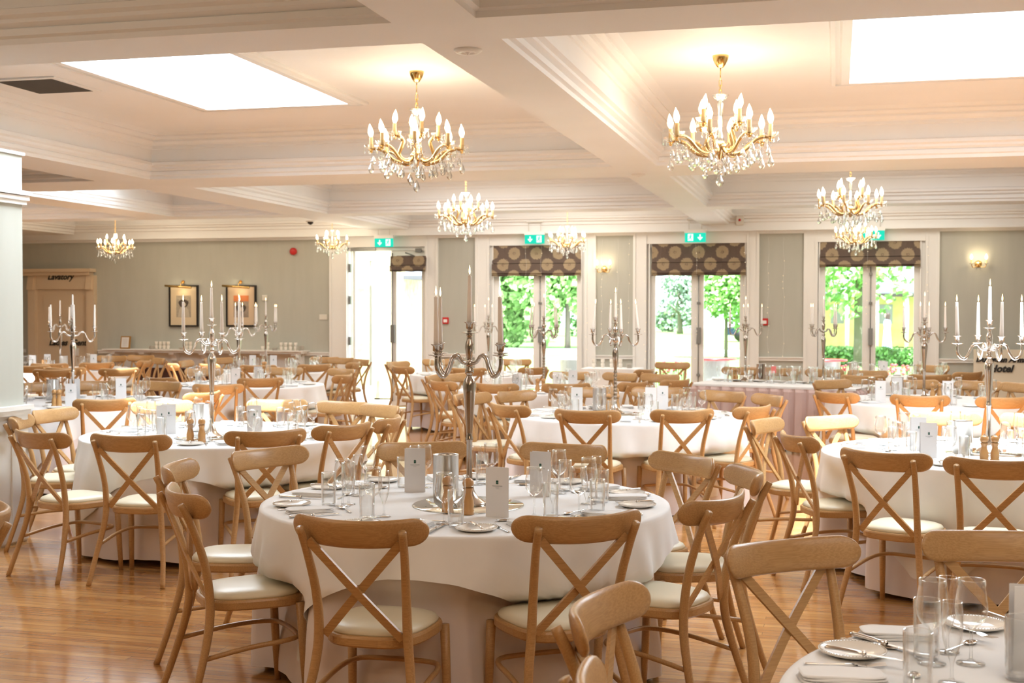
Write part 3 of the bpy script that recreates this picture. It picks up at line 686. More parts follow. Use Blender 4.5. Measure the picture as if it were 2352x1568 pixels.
# ------------------------------------------------------------------ chair
def outline(hw_f, hw_r, yf, yr, n=40, e=3.2):
    pts = []
    for k in range(n):
        a = 2*PI*k/n; c, s = math.cos(a), math.sin(a)
        u = abs(c)**(2/e)*(1 if c > 0 else -1); v = abs(s)**(2/e)*(1 if s > 0 else -1)
        y = (yf+yr)/2+v*(yf-yr)/2; t = (v+1)/2
        pts.append((u*(hw_r+(hw_f-hw_r)*t), y))
    return pts
def make_chair():
    o = empty('cross_back_chair'); o['category'] = 'chair'
    def rg(k, z): return [(x*k, y*k, z) for x, y in outline(.215, .175, .205, -.205)]
    MB().rings([rg(.97, .413), rg(1., .420), rg(1.005, .445), rg(.985, .453), rg(.93, .455)], True).build('seat_frame', M['wood'], o)
    MB().rings([rg(.93, .453), rg(.94, .462), rg(.90, .474), rg(.78, .484), rg(.5, .490), rg(.02, .492)], sm=True, cap=True).build('seat_pad', M['seat'], o)
    for s in (-1, 1):
        MB().tube([(s*.232, -.315, 0), (s*.212, -.262, .16), (s*.183, -.215, .34), (s*.170, -.206, .47), (s*.172, -.228, .62), (s*.184, -.280, .77), (s*.192, -.325, .862)], [.0145, .0155, .018, .0185, .017, .0155, .0145], 10, smooth=4).build('leg', M['wood'], o)
        MB().tube([(s*.190, .165, .425), (s*.194, .178, .2), (s*.198, .19, 0)], [.0195, .0175, .0135], 10).build('leg', M['wood'], o)
        m = MB(); pts, _ = spline([Vector((s*.172, -.292+s*.006, .815)), Vector((0, -.252+s*.006, .625)), Vector((-s*.150, -.200+s*.002, .455))], [0, 0, 0], 5)
        rs = []
        for i, p in enumerate(pts):
            d = (pts[min(i+1, len(pts)-1)]-pts[max(i-1, 0)]).normalized(); n_ = Vector((0, -1, -.25)).normalized(); a = d.cross(n_).normalized()*.0155; b = n_*.0055
            rs.append([tuple(p-a-b), tuple(p+a-b), tuple(p+a+b), tuple(p-a+b)])
        m.rings(rs, True); m.build('back_slat', M['wood'], o)
    m = MB(); rs = []
    ts_ = [math.sin(PI/2*(-1+2*q/10)) for q in range(11)]
    ts_ = [-1+.22*(1-math.cos(q*PI/2/7)) for q in range(7)]+[-.78+1.56*q/14 for q in range(15)]+[1-.22*(1-math.cos(q*PI/2/7)) for q in range(6, -1, -1)]
    for t in ts_:
        e = max(0., (abs(t)-.78)/.22); k = math.sqrt(max(0., 1-e*e))
        hh, tt = max(.0008, .053*k), max(.0008, .0165*k**.6); x = .258*t; y = -.312+.085*t*t; z = .843+.013*t*t
        tilt = math.radians(16)
        ring = []
        for j in range(16):
            a = 2*PI*j/16; u = hh*abs(math.sin(a))**.8*(1 if math.sin(a) > 0 else -1); v = tt*abs(math.cos(a))**.75*(1 if math.cos(a) > 0 else -1)
            ring.append((x, y+v*math.cos(tilt)-u*math.sin(tilt), z+u*math.cos(tilt)+v*math.sin(tilt)))
        rs.append(ring)
    m.rings(rs, True, sm=True); m.build('top_rail', M['wood'], o)
    MB().tube([(.196, -.24, .235), (.192, -.05, .262), (.186, .09, .27), (.150, .165, .272), (.07, .182, .272), (0, .185, .272), (-.07, .182, .272), (-.150, .165, .272), (-.186, .09, .27), (-.192, -.05, .262), (-.196, -.24, .235)], .0105, 8, smooth=3).build('stretcher', M['wood'], o)
    return o
CHAIR = Proto(make_chair())
RAIL_Y = -.275
# ------------------------------------------------------------------ tables
TZ = .76
TABLES = {}   # key: centre, phrase, chairs
view = lambda c: math.atan2(-c[1], -c[0])          # direction from a table to the camera
CEN = {'T1': (-1.636, 5.527, 'front centre table', -12, .915, 1, 1.08), 'T2': (-4.2, 8.15, 'left foreground table', -20, .965, 2, 1.15),
       'T3': (-1.72, 10.6, 'middle table', 8, .965, 3, 1.22), 'T4': (.90, 8.25, 'right foreground table', 30, .975, 4, 1.26),
       'T6': (-6.95, 10.6, 'table beside the blue-grey pillar', 17, .93, 6, 1.12), 'T7': (-6.8, 13.7, 'table below the framed pictures', 28, .93, 7, 1.12),
       'T8': (-7.9, 17.0, 'far table left of the doorway', 11, .915, 8, 1.1), 'T9': (-11.1, 16.6, 'far table before the lavatory door', 34, .915, 9, 1.1),
       'T10': (-4.85, 16.9, 'far table right of the doorway', 6, .915, 10, 1.1), 'T11': (-3.16, 13.7, 'table before the first window', 23, .93, 11, 1.12),
       'T12': (.88, 13.0, 'far right beige table', 40, .965, 12, 1.2), 'T13': (.78, 17.3, 'farthest right table', 11, .915, 13, 1.1)}
for k, (x, y, ph, rot, R, seed, hs) in CEN.items(): TABLES[k] = dict(c=(x, y), phrase=ph, rot=math.radians(rot), R=R, seed=seed, hs=hs, chairs=[])
TABLES['T5'] = dict(c=(.80, 2.945), phrase='bottom right corner table', rot=0, R=.915, seed=5, hs=1.12, chairs=[])
# chairs: table, rail centre in the photograph (the rail is .845 m above the floor); optional facing override in degrees
CH_PX = [('T1', 817, 1222), ('T1', 1338, 1212), ('T1', 418, 1152), ('T1', 405, 1090), ('T1', 610, 1053), ('T1', 968, 1037), ('T1', 1300, 1041), ('T1', 1578, 1068), ('T1', 1718, 1103), ('T1', 1655, 1168),
         ('T5', 1806, 1280), ('T5', 1380, 1420), ('T5', 2290, 1257), ('T5', 1400, 1640),
         ('T2', 293, 1018), ('T2', 85, 1010), ('T2', 43, 973), ('T2', 118, 955), ('T2', 614, 1007), ('T2', 795, 992), ('T2', 897, 975), ('T2', 640, 932), ('T2', 370, 936), ('T2', 792, 937), ('T2', 880, 945),
         ('T3', 1163, 943), ('T3', 1346, 957), ('T3', 1572, 956), ('T3', 1737, 947), ('T3', 1770, 920), ('T3', 1665, 911), ('T3', 1512, 902), ('T3', 1360, 901), ('T3', 1180, 911), ('T3', 1092, 917), ('T3', 1062, 918),
         ('T4', 2025, 1058), ('T4', 2290, 1077), ('T4', 1825, 1016), ('T4', 1752, 980), ('T4', 1901, 972), ('T4', 2170, 962), ('T4', 2385, 968),
         ('T6', 242, 930), ('T6', 472, 913), ('T6', 230, 893), ('T6', 375, 889), ('T6', 75, 895),
         ('T7', 364, 877), ('T7', 600, 878), ('T7', 466, 855), ('T7', 655, 853), ('T7', 792, 870), ('T7', 788, 856), ('T7', 500, 894),
         ('T8', 592, 847), ('T8', 725, 845), ('T8', 815, 838), ('T8', 833, 833), ('T8', 748, 827), ('T8', 786, 829), ('T8', 500, 829), ('T8', 475, 842), ('T8', 423, 836), ('T8', 395, 842),
         ('T9', 124, 863), ('T9', 275, 867), ('T9', 225, 838), ('T9', 258, 824), ('T9', 70, 848), ('T9', 112, 843), ('T9', 150, 853), ('T9', 326, 823), ('T9', 335, 833), ('T9', 368, 830),
         ('T10', 910, 838), ('T10', 921, 850), ('T10', 1073, 853), ('T10', 1005, 832), ('T10', 1186, 832), ('T10', 1229, 852),
         ('T11', 1135, 892), ('T11', 1303, 892), ('T11', 1310, 863), ('T11', 992, 872), ('T11', 1012, 886), ('T11', 1044, 868), ('T11', 1428, 866), ('T11', 1460, 888),
         ('T12', 1915, 913), ('T12', 2112, 921), ('T12', 2310, 925), ('T12', 1907, 883), ('T12', 2100, 883), ('T12', 2250, 886), ('T12', 2350, 891),
         ('T13', 1980, 872), ('T13', 2138, 870), ('T13', 2142, 852), ('T13', 2228, 858)]
FACE = {(405, 1090): 16}        # degrees, chairs left turned a little away from their table
for k, x, y in CH_PX:
    T = TABLES[k]; P = atz(x, y, .845); c = Vector((*T['c'], 0)); v = Vector((P.x-c.x, P.y-c.y, 0)); r = v.length
    lo, hi = 1.18, 3.2
    # keep the direction of sight, slide along it until the distance to the table is sensible
    best = None
    d = Vector((P.x, P.y, 0)).normalized(); n0 = Vector((P.x, P.y, 0)).length
    for q in range(-60, 61):
        s = n0*(1+q*.0035); p = d*s; rr = math.hypot(p.x-c.x, p.y-c.y)
        cost = abs(q)*.006+(max(0, lo-rr)+max(0, rr-hi))*3
        if best is None or cost < best[0]: best = (cost, p, rr)
    p = best[1]; f = Vector((c.x-p.x, c.y-p.y, 0)).normalized()
    if (x, y) in FACE: f = Vector((math.cos(math.radians(FACE[(x, y)])), math.sin(math.radians(FACE[(x, y)])), 0))
    T['chairs'].append(dict(rail=p, f=f, seat=p-f*RAIL_Y, px=x, near=(f.y > 0.05)))
for k, T in TABLES.items():          # no seat may stand inside a neighbouring table
    for c in T['chairs']:
        for k2, U in TABLES.items():
            v = Vector((c['seat'].x-U['c'][0], c['seat'].y-U['c'][1], 0)); m_ = U['R']+(.30 if k2 != k else -.10)
            if v.length < m_:
                dv = v.normalized()*(m_-v.length); c['seat'] = c['seat']+dv; c['rail'] = c['rail']+dv
ORD = ['leftmost', 'second from left', 'third from left', 'fourth from left', 'fifth from left', 'sixth from left', 'seventh from left', 'eighth from left']
def ranks(chs):
    for side in (True, False):
        s = sorted([c for c in chs if c['near'] == side], key=lambda c: px_of((c['rail'].x, c['rail'].y, .85))[0])
        for i, c in enumerate(s):
            n = 'near' if side else 'far'
            c['where'] = ('only one on %s side' % n) if len(s) == 1 else ('%s on %s side' % (ORD[i] if i < len(s)-1 else 'rightmost', n))
            c['short'] = ('%s %s' % (n, 'only' if len(s) == 1 else (ORD[i].split()[0] if i < len(s)-1 else 'rightmost')))
def fold_fn(seed):
    r = random.Random(seed); ph = [r.uniform(0, 6.28) for _ in range(6)]
    return lambda a: .45*math.sin(13*a+ph[0])+.3*math.sin(8*a+ph[1])+.3*math.sin(23*a+ph[2])+.2*math.sin(5*a+ph[3])+.2*math.sin(37*a+ph[4])
def push(T, x, y, z, off):
    for c in T['chairs']:
        s, f = c['seat'], c['f']; dx, dy = x-s.x, y-s.y
        ly = dx*f.x+dy*f.y; lx = dx*f.y-dy*f.x
        if -.35 < ly < .235 and abs(lx) < .44:
            w = (1-smooth(.22, .40, abs(lx)))*((1-smooth(.46, .53, z)) if off else (1-smooth(.50, .60, z)))*(.72+.28*smooth(.1, .35, z)); q = (.235-off-ly)*w
            if q > 0: x += f.x*q; y += f.y*q
    return x, y
def cloth(T, kind):
    R, F = T['R'], fold_fn(T['seed']); cx, cy_ = T['c']; n = 288; mb = MB(); rings = []
    under = kind == 'under'; top = TZ-.006 if under else TZ; off = 0. if under else .010
    to_cam = view(T['c'])
    def L(a):
        if under: return top-.035-.012*math.sin(7*a)
        b = (a-to_cam-T['rot']+PI/4) % (PI/2)-PI/4          # side middles of the square overlay sit at rot from the camera direction
        return min(T['hs']/math.cos(b)-R, .62)
    for r in (.02, .3, .6, .8, R-.03, R-.006): rings.append([(cx+r*math.cos(2*PI*j/n), cy_+r*math.sin(2*PI*j/n), top) for j in range(n)])
    ts = (.003, .010, .022, .045, .08) if not under else (.003, .012, .04)
    rows = len(ts)+(12 if under else 9)
    for i in range(rows+1):
        ring = []
        for j in range(n):
            a = 2*PI*j/n; La = L(a)
            drop = ts[i] if i < len(ts) else ts[-1]+(La-ts[-1])*(i-len(ts)+1)/(rows-len(ts)+1)
            w = min(1., max(0, drop-.02)/.42); q = min(1., max(0, drop-.03)/.16)
            rr = R+off+(.0, .003, .005)[min(i, 2)]+.034*w*(1+F(a))+(.010*w if under else .012*q*(.6+F(a))+.022*w*max(0, math.cos(4*(a-to_cam-T['rot']+PI/4)))**2)
            z = top-drop
            x, y = cx+rr*math.cos(a), cy_+rr*math.sin(a); x, y = push(T, x, y, z, 0 if under else .012)
            ring.append((x, y, z))
        rings.append(ring)
    mb.rings(rings, sm=True)
    o = mb.build('tablecloth' if under else 'table_overlay', M['under' if under else 'cloth'])
    ph = T['phrase']
    return tag(o, ('floor-length pale under-cloth of the %s' if under else 'white square top cloth draped over the %s') % ph, 'tablecloth', 'floor-length under-cloths' if under else 'white top cloths on round tables')
def table_frame(T):
    cx, cy_ = T['c']; o = empty('round_table', (cx, cy_, 0), 0, 'round table under cloths, the %s' % T['phrase'], 'table', 'round banquet tables')
    MB().lathe([(.001, .725), (.90, .725), (.905, .735), (.90, .750), (.001, .751)], 48).build('tabletop', M['mill'], o)
    for k in range(4):
        a = k*PI/2+.5; MB().tube([(.34*math.cos(a), .34*math.sin(a), .725), (.44*math.cos(a), .44*math.sin(a), 0)], .018, 8).build('leg', M['black'], o)
for k, T in TABLES.items():
    ranks(T['chairs']); table_frame(T); cloth(T, 'under'); cloth(T, 'over')
    for c in T['chairs']:
        s = c['seat']; f = c['f']
        CHAIR.put((s.x, s.y, 0), math.atan2(-f.x, f.y), 'cross-back chair, %s of the %s' % (c['where'], T['phrase']), 'cross-back chairs')
# the edge of one more chair enters the frame at far left
P = atz(-14, 1192, .85); q_ = TH+math.radians(112); CHAIR.put((P.x-math.sin(q_)*.275, P.y+math.cos(q_)*.275, 0), q_, 'cross-back chair of which only a rail end shows at left edge', 'cross-back chairs')
# chairs along the windows
for i, (x, y, rz, lb) in enumerate(((1485, 857, 70, 'pushed aside before the middle window, left of three'), (1520, 869, 160, 'before the middle window, centre of three'), (1557, 882, 60, 'before the middle window, right of three'), (1545, 840, 185, 'alone against the left pane of the middle window'))):
    P = atz(x, y, .845); a = math.radians(rz); f = Vector((-math.sin(a), math.cos(a), 0)); s = Vector((P.x, P.y, 0))-f*RAIL_Y
    CHAIR.put((s.x, min(s.y, 19.6), 0), a, 'cross-back chair %s' % lb, 'cross-back chairs')
# ------------------------------------------------------------------ long skirted table
A, B_ = atz(1579, 880, TZ), atz(1968, 893, TZ)
dx = (B_-A).normalized(); ang = math.atan2(dx.y, dx.x); Lh = 2.05; Dh = 1.05
hd = empty('long_table', (A.x, A.y, 0), ang, 'long table with a mauve pleated skirt before the windows', 'table')
MB().box(.02, Lh-.02, .02, Dh-.02, .725, .75).build('tabletop', M['mill'], hd)
for x in (.15, Lh/2, Lh-.15):
    for y in (.15, Dh-.15): MB().tube([(x, y, 0), (x, y, .725)], .018, 6).build('leg', M['black'], hd)
m = MB(); n = 74
def edge_pts(off, amp):
    pts = []
    path = [(0, Dh), (0, 0), (Lh, 0), (Lh, Dh)]
    for (x0, y0), (x1, y1) in zip(path, path[1:]):
        L_ = math.hypot(x1-x0, y1-y0); k = int(L_/.02); nx, ny = (y1-y0)/L_, -(x1-x0)/L_
        for i in range(k):
            t = i/k; ph = (t*L_ % .15)/.15; q = amp*(smooth(0, .12, ph)-smooth(.55, .95, ph))
            pts.append((x0+(x1-x0)*t+nx*(off+q), y0+(y1-y0)*t+ny*(off+q)))
    return pts
rings = [[(x, y, z) for x, y in edge_pts(o_, a_)] for z, o_, a_ in ((.752, 0, .0), (.74, .003, .004), (.70, .006, .034), (.4, .012, .046), (.03, .02, .052))]
m.rings(rings, closed=False); sk = m.build('table_skirt', M['skirt']); sk.location = hd.location; sk.rotation_euler = hd.rotation_euler
tag(sk, 'mauve box-pleated skirt hanging around the long table', 'table skirt')
m = MB(); m.box(-.012, Lh+.012, -.012, Dh+.012, .7525, .760); m.box(-.014, Lh+.014, -.016, -.006, .735, .7525); o = m.build('tablecloth', M['cloth']); o.location = hd.location; o.rotation_euler = hd.rotation_euler
tag(o, 'white cloth covering the long skirted table', 'tablecloth')
def on_head(u, v): return hd.matrix_basis @ Vector((u, v, TZ))
for i, u in enumerate((.05, .62, 1.19, 1.74)):
    p = Matrix.Translation(hd.location) @ Matrix.Rotation(ang, 4, 'Z') @ Vector((u, Dh+.33, 0))
    CHAIR.put((p.x, p.y, 0), ang+PI, 'cross-back chair behind the long skirted table, %s' % (ORD[i] if i < 3 else 'rightmost'), 'cross-back chairs')
# ------------------------------------------------------------------ tableware prototypes
G = M['glass']
wine = MB().lathe([(.001, .002), (.034, .001), (.0345, .003), (.012, .007), (.0045, .014), (.0038, .05), (.0042, .082), (.010, .090), (.028, .102), (.0375, .122), (.0392, .140), (.037, .163), (.0325, .192), (.0312, .208), (.0322, .2095), (.0333, .208), (.034, .195)], 20)
WINE = Proto(tag(wine.build('wine_glass', G), '', 'glass'))
flute = MB().lathe([(.001, .002), (.030, .001), (.0305, .003), (.008, .008), (.004, .016), (.0038, .045), (.007, .058), (.016, .082), (.0225, .11), (.0245, .135), (.0235, .165), (.0215, .192), (.0222, .1935), (.0230, .192)], 18)
FLUTE = Proto(tag(flute.build('champagne_flute', G), '', 'glass'))
tum = MB().lathe([(.001, .010), (.028, .010), (.0295, .014), (.0315, .148), (.0325, .150), (.0335, .148), (.0315, .008), (.029, .001), (.001, .001)], 20)
TUM = Proto(tag(tum.build('water_tumbler', G), '', 'glass'))
pl = MB().lathe([(.001, .003), (.05, .003), (.056, .006), (.080, .013), (.084, .0155), (.0855, .0145), (.083, .010), (.055, .001), (.001, .0)], 36)
for k in range(64):
    a = 2*PI*k/64; pl.lathe([(.0001, -.0022), (.0022, 0), (.0001, .0022)], 5, (.0815*math.cos(a), .0815*math.sin(a), .0155))
PLATE = Proto(tag(pl.build('side_plate', M['china']), '', 'plate'))
def slab(mb, w, d, z0, h, lean=0, seed=0):
    r = random.Random(seed); rs = []
    for j, (k, z) in enumerate(((.94, 0), (1., .25), (1., .7), (.95, 1.))):
        ring = []
        for x, y in outline(w/2, w/2, d/2, -d/2, 28, 5): ring.append((x*k+lean*z, y*k, z0+h*z+.002*math.sin(x*30+seed)*(j > 1)))
        rs.append(ring)
    mb.rings(rs, True, sm=False)
nk = MB(); slab(nk, .205, .105, 0, .007, 0, 1); slab(nk, .200, .102, .0068, .0065, .004, 2); slab(nk, .196, .098, .013, .006, -.004, 3)
NAPKIN = Proto(tag(nk.build('folded_napkin', M['cloth']), '', 'napkin'))
def handle(mb, y0, y1, w0=.0045, w1=.0085, t=.003): mb.tube([(0, y0, .004), (0, (y0+y1)/2, .005), (0, y1-.012, .0055), (0, y1, .005)], [w0, w0*1.15, w1, w1*.6], 8, flat=1., up=(1, 0, 0), smooth=2)
fk = MB(); fk.tube([(0, .02, .006), (0, -.03, .004), (0, -.075, .0035), (0, -.09, .003)], [.0028, .0032, .006, .0055], 8, flat=.35, up=(1, 0, 0), smooth=2)
fk.add([(-.011, .025, .006), (.011, .025, .006), (.012, .045, .0035), (.004, .015, .007), (-.004, .015, .007), (-.012, .045, .0035), (-.011, .025, .004), (.011, .025, .004), (.012, .045, .0015), (.004, .015, .005), (-.004, .015, .005), (-.012, .045, .0015)], [(4, 3, 1, 2, 5, 0), (10, 6, 11, 8, 7, 9), (0, 5, 11, 6), (1, 7, 8, 2), (5, 2, 8, 11)])
for k in range(4): x = -.0105+.007*k; fk.add([(x-.0018, .044, .004), (x+.0018, .044, .004), (x+.001, .088, .008), (x-.001, .088, .008), (x-.0018, .044, .0022), (x+.0018, .044, .0022), (x+.001, .088, .0065), (x-.001, .088, .0065)], [(0, 1, 2, 3), (4, 7, 6, 5), (0, 3, 7, 4), (1, 5, 6, 2), (2, 6, 7, 3)])
FORK = Proto(tag(fk.build('fork', M['silver']), '', 'fork'))
kn = MB(); kn.tube([(0, 0, .0065), (0, -.05, .0075), (0, -.098, .007), (0, -.106, .006)], [.0058, .0072, .0085, .005], 8, flat=.75, up=(1, 0, 0), smooth=2)
kn.lathe([(.004, 0), (.0075, .003), (.0075, .006), (.004, .010)], 8, (0, -.004, .0065), ax=(0, 1, 0))
kn.add([(-.006, .006, .0065), (.007, .006, .0065), (.009, .06, .0065), (.006, .105, .006), (-.004, .118, .006), (-.006, .08, .0065), (-.006, .006, .005), (.007, .006, .005), (.009, .06, .005), (.006, .105, .005), (-.004, .118, .005), (-.006, .08, .005)], [(0, 1, 2, 3, 4, 5), (11, 10, 9, 8, 7, 6), (0, 5, 11, 6), (1, 7, 8, 2), (2, 8, 9, 3), (5, 4, 10, 11)])
KNIFE = Proto(tag(kn.build('table_knife', M['silver']), '', 'knife'))
sp = MB(); sp.tube([(0, .015, .007), (0, -.03, .0045), (0, -.08, .0035), (0, -.092, .003)], [.0028, .0032, .006, .005], 8, flat=.35, up=(1, 0, 0), smooth=2)
rs = []
for q, z in ((1., .006), (.85, .003), (.55, .0008), (.15, .0), (.15, .001), (.6, .002), (.88, .005), (.96, .0075), (1., .006)):
    rs.append([(.017*q*math.cos(t*PI/9)*(1-.12*math.sin(t*PI/9)), .042+.028*q*math.sin(t*PI/9), z) for t in range(18)])
sp.rings(rs, sm=True); SPOON = Proto(tag(sp.build('dessert_spoon', M['silver']), '', 'spoon'))
def make_menu():
    o = MB()
    w, h, a = .099, .21, .34
    c, s = math.cos(a), math.sin(a)
    # two leaves joined at the fold on the right, the front leaf facing -y
    o.bar((-w/2, 0, h/2), (w/2, 0, h/2), h, .0012, (0, 1, 0))
    o.add([(w/2, 0, 0), (w/2-w*c, w*s, 0), (w/2-w*c, w*s, h), (w/2, 0, h), (w/2, .0012, 0), (w/2-w*c, w*s+.0012, 0), (w/2-w*c, w*s+.0012, h), (w/2, .0012, h)], [(0, 3, 2, 1), (4, 5, 6, 7), (2, 3, 7, 6), (0, 1, 5, 4), (1, 2, 6, 5)])
    o = o.build('menu_card', M['card']); o['category'] = 'menu'
    m = MB()
    for sx in (-1, 1):
        for sz in (-1, 1):
            x, z = sx*.0030, .147+sz*.0038; m.add([(x-.0024, -.0012, z-.0034), (x+.0024, -.0012, z-.0034), (x+.0020, -.0012, z+.0034), (x-.0020, -.0012, z+.0034)], [(0, 1, 2, 3)])
    m.add([(-.0008, -.0014, .138), (.0008, -.0014, .138), (.0008, -.0014, .156), (-.0008, -.0014, .156)], [(0, 1, 2, 3)])
    m.build('emblem', M['logo'], o)
    t = text_mesh('THE DUNRAVEN', .0058, M['ink'], 'lettering', o, 0, .0001); t.location = (0, -.0014, .131)
    t = text_mesh('H O T E L', .0036, M['ink'], 'lettering', o, 0, .0001); t.location = (0, -.0014, .1235)
    return o
MENU = Proto(make_menu())
def make_cooler():
    o = MB().lathe([(.001, .002), (.058, .002), (.060, .006), (.060, .198), (.061, .2), (.0565, .2), (.0545, .19), (.054, .012), (.001, .01)], 32).build('wine_cooler', M['steel']); o['category'] = 'wine cooler'; return o
COOLER = Proto(make_cooler())
def make_mill():
    o = MB().lathe([(.001, 0), (.0265, .001), (.0265, .018), (.023, .022), (.026, .04), (.024, .06), (.0175, .082), (.0165, .094), (.0215, .110), (.0215, .114)], 18).build('pepper_mill', M['mill']); o['category'] = 'pepper mill'
    MB().lathe([(.012, .114), (.021, .120), (.0245, .134), (.021, .148), (.01, .156), (.001, .157)], 16).build('turning_head', M['mill'], o)
    MB().lathe([(.003, .156), (.005, .162), (.001, .167)], 8).build('knob', M['steel'], o)
    return o
MILL = Proto(make_mill())
mi = MB().lathe([(.001, .005), (.247, .005), (.25, .003), (.25, .0), (.001, 0)], 56).build('mirror_plate', M['mirror']); MIRROR = Proto(tag(mi, '', 'mirror'))
vt = MB().lathe([(.001, .006), (.024, .006), (.026, .045), (.028, .045), (.028, .001), (.001, .001)], 14); VOTIVE = Proto(tag(vt.build('tealight_glass', G), '', 'candle holder'))
def taper(lit, h=.215):
    o = MB().lathe([(.001, .0), (.0118, .0), (.0122, .01), (.0078, h-.003), (.0062, h), (.001, h)], 12).build('taper_candle', M['candle']); o['category'] = 'candle'
    MB().tube([(0, 0, h), (.0006, 0, h+.012)], .001, 5).build('wick', M['wick'], o)
    if lit: MB().lathe([(.001, 0), (.0032, .006), (.0044, .013), (.0034, .024), (.0016, .034), (.0003, .042)], 10, (.0005, 0, h+.005)).build('flame', M['flame'], o)
    return o
LIT, UNLIT = Proto(taper(True)), Proto(taper(False))
RA = .197
def make_candelabrum(beaded, metal):
    o = empty('candelabrum'); o['category'] = 'candelabrum'
    if beaded:
        pr = [(.001, .0), (.078, .0), (.08, .006), (.072, .014), (.045, .03), (.025, .055), (.014, .09)]
        z = .11
        while z < .34: pr += [(.012, z), (.017, z+.014), (.012, z+.028)]; z += .032
        pr += [(.012, .37), (.022, .44), (.027, .50), (.022, .55), (.012, .57)]
        while z < .56: z += .03
        pr += [(.019, .585), (.012, .60), (.024, .615), (.024, .63), (.012, .645), (.019, .66), (.012, .675), (.023, .70), (.023, .72), (.011, .74)]
    else:
        pr = [(.001, .0), (.078, .0), (.080, .007), (.074, .012), (.068, .016), (.040, .034), (.024, .058), (.015, .090), (.0135, .095), (.013, .28), (.017, .288), (.017, .296), (.0135, .305), (.014, .32), (.022, .43), (.028, .50), (.030, .535), (.025, .555), (.014, .572), (.013, .578), (.021, .585), (.020, .60), (.014, .612), (.015, .62), (.022, .632), (.012, .640), (.012, .652), (.016, .665), (.021, .70), (.020, .718), (.013, .735), (.012, .75), (.016, .756), (.012, .762)]
    top = 762 if not beaded else 740
    zt = top/1000
    pr = [(r, z) for r, z in pr]
    MB().lathe(pr, 22).build('stem', metal, o)
    def cupset(x, y, z, parent):
        m = MB(); m.lathe([(.006, -.055), (.016, -.050), (.034, -.046), (.036, -.043), (.034, -.043), (.012, -.046), (.008, -.042)], 18, (x, y, z)); m.build('drip_pan', metal, parent)
        m = MB(); m.lathe([(.008, -.045), (.012, -.038), (.009, -.032), (.016, -.026), (.0155, -.006), (.024, .0), (.025, .003), (.012, .001), (.012, -.01)], 16, (x, y, z)); m.build('candle_cup', metal, parent)
    cupset(0, 0, .812, o)
    MB().lathe([(.012, zt), (.010, .765), (.010, .77)], 12).build('neck', metal, o)
    for k in range(4):
        a = k*PI/2; c, s = math.cos(a), math.sin(a)
        A = MB().tube([(r*c, r*s, z) for r, z in ((.012, .632), (.045, .636), (.075, .665), (.105, .655), (.125, .61), (.15, .577), (.178, .585), (RA, .62), (RA, .664))], [.008, .0085, .0085, .0085, .0085, .009, .009, .0085, .007], 9, smooth=4).build('arm', metal, o)
        cupset(RA*c, RA*s, .716, A)
    return o
CAND = Proto(make_candelabrum(False, M['silver'])); CANDB = Proto(make_candelabrum(True, M['nickel'])); CANDN = Proto(make_candelabrum(False, M['nickel']))
# (x px, table, arm angle deg, lit, beaded, label) ; y px of the base on the table
CANDS = [(1078, 1160, 43, True, False, 'tall nickel candelabrum', 'front centre table'),
         (487, 1005, 20, True, False, 'silver candelabrum', 'left foreground table'),
         (1413, 958, 14, True, True, 'beaded silver candelabrum', 'middle table'),
         (2270, 1035, 20, True, False, 'silver candelabrum', 'right foreground table'),
         (168, 915, 3, False, False, 'silver candelabrum with unlit candles', 'table beside the blue-grey pillar'),
         (549, 890, 12, True, False, 'silver candelabrum', 'table below the framed pictures'),
         (611, 860, 40, True, False, 'dark silver candelabrum', 'far table left of the doorway'),
         (139, 850, 40, False, False, 'dark candelabrum with unlit candles', 'far table before the lavatory door'),
         (1122, 861, 15, True, False, 'slim distant candelabrum', 'far table right of the doorway'),
         (1249, 901, 40, True, True, 'beaded candelabrum', 'table before the first window'),
         (1712, 875, 8, True, False, 'bronze-toned candelabrum', 'left end of the long skirted table'),
         (1934, 874, 50, True, False, 'bronze-toned candelabrum', 'right half of the long skirted table'),
         (2122, 915, 12, True, False, 'bronze-toned candelabrum', 'far right beige table')]
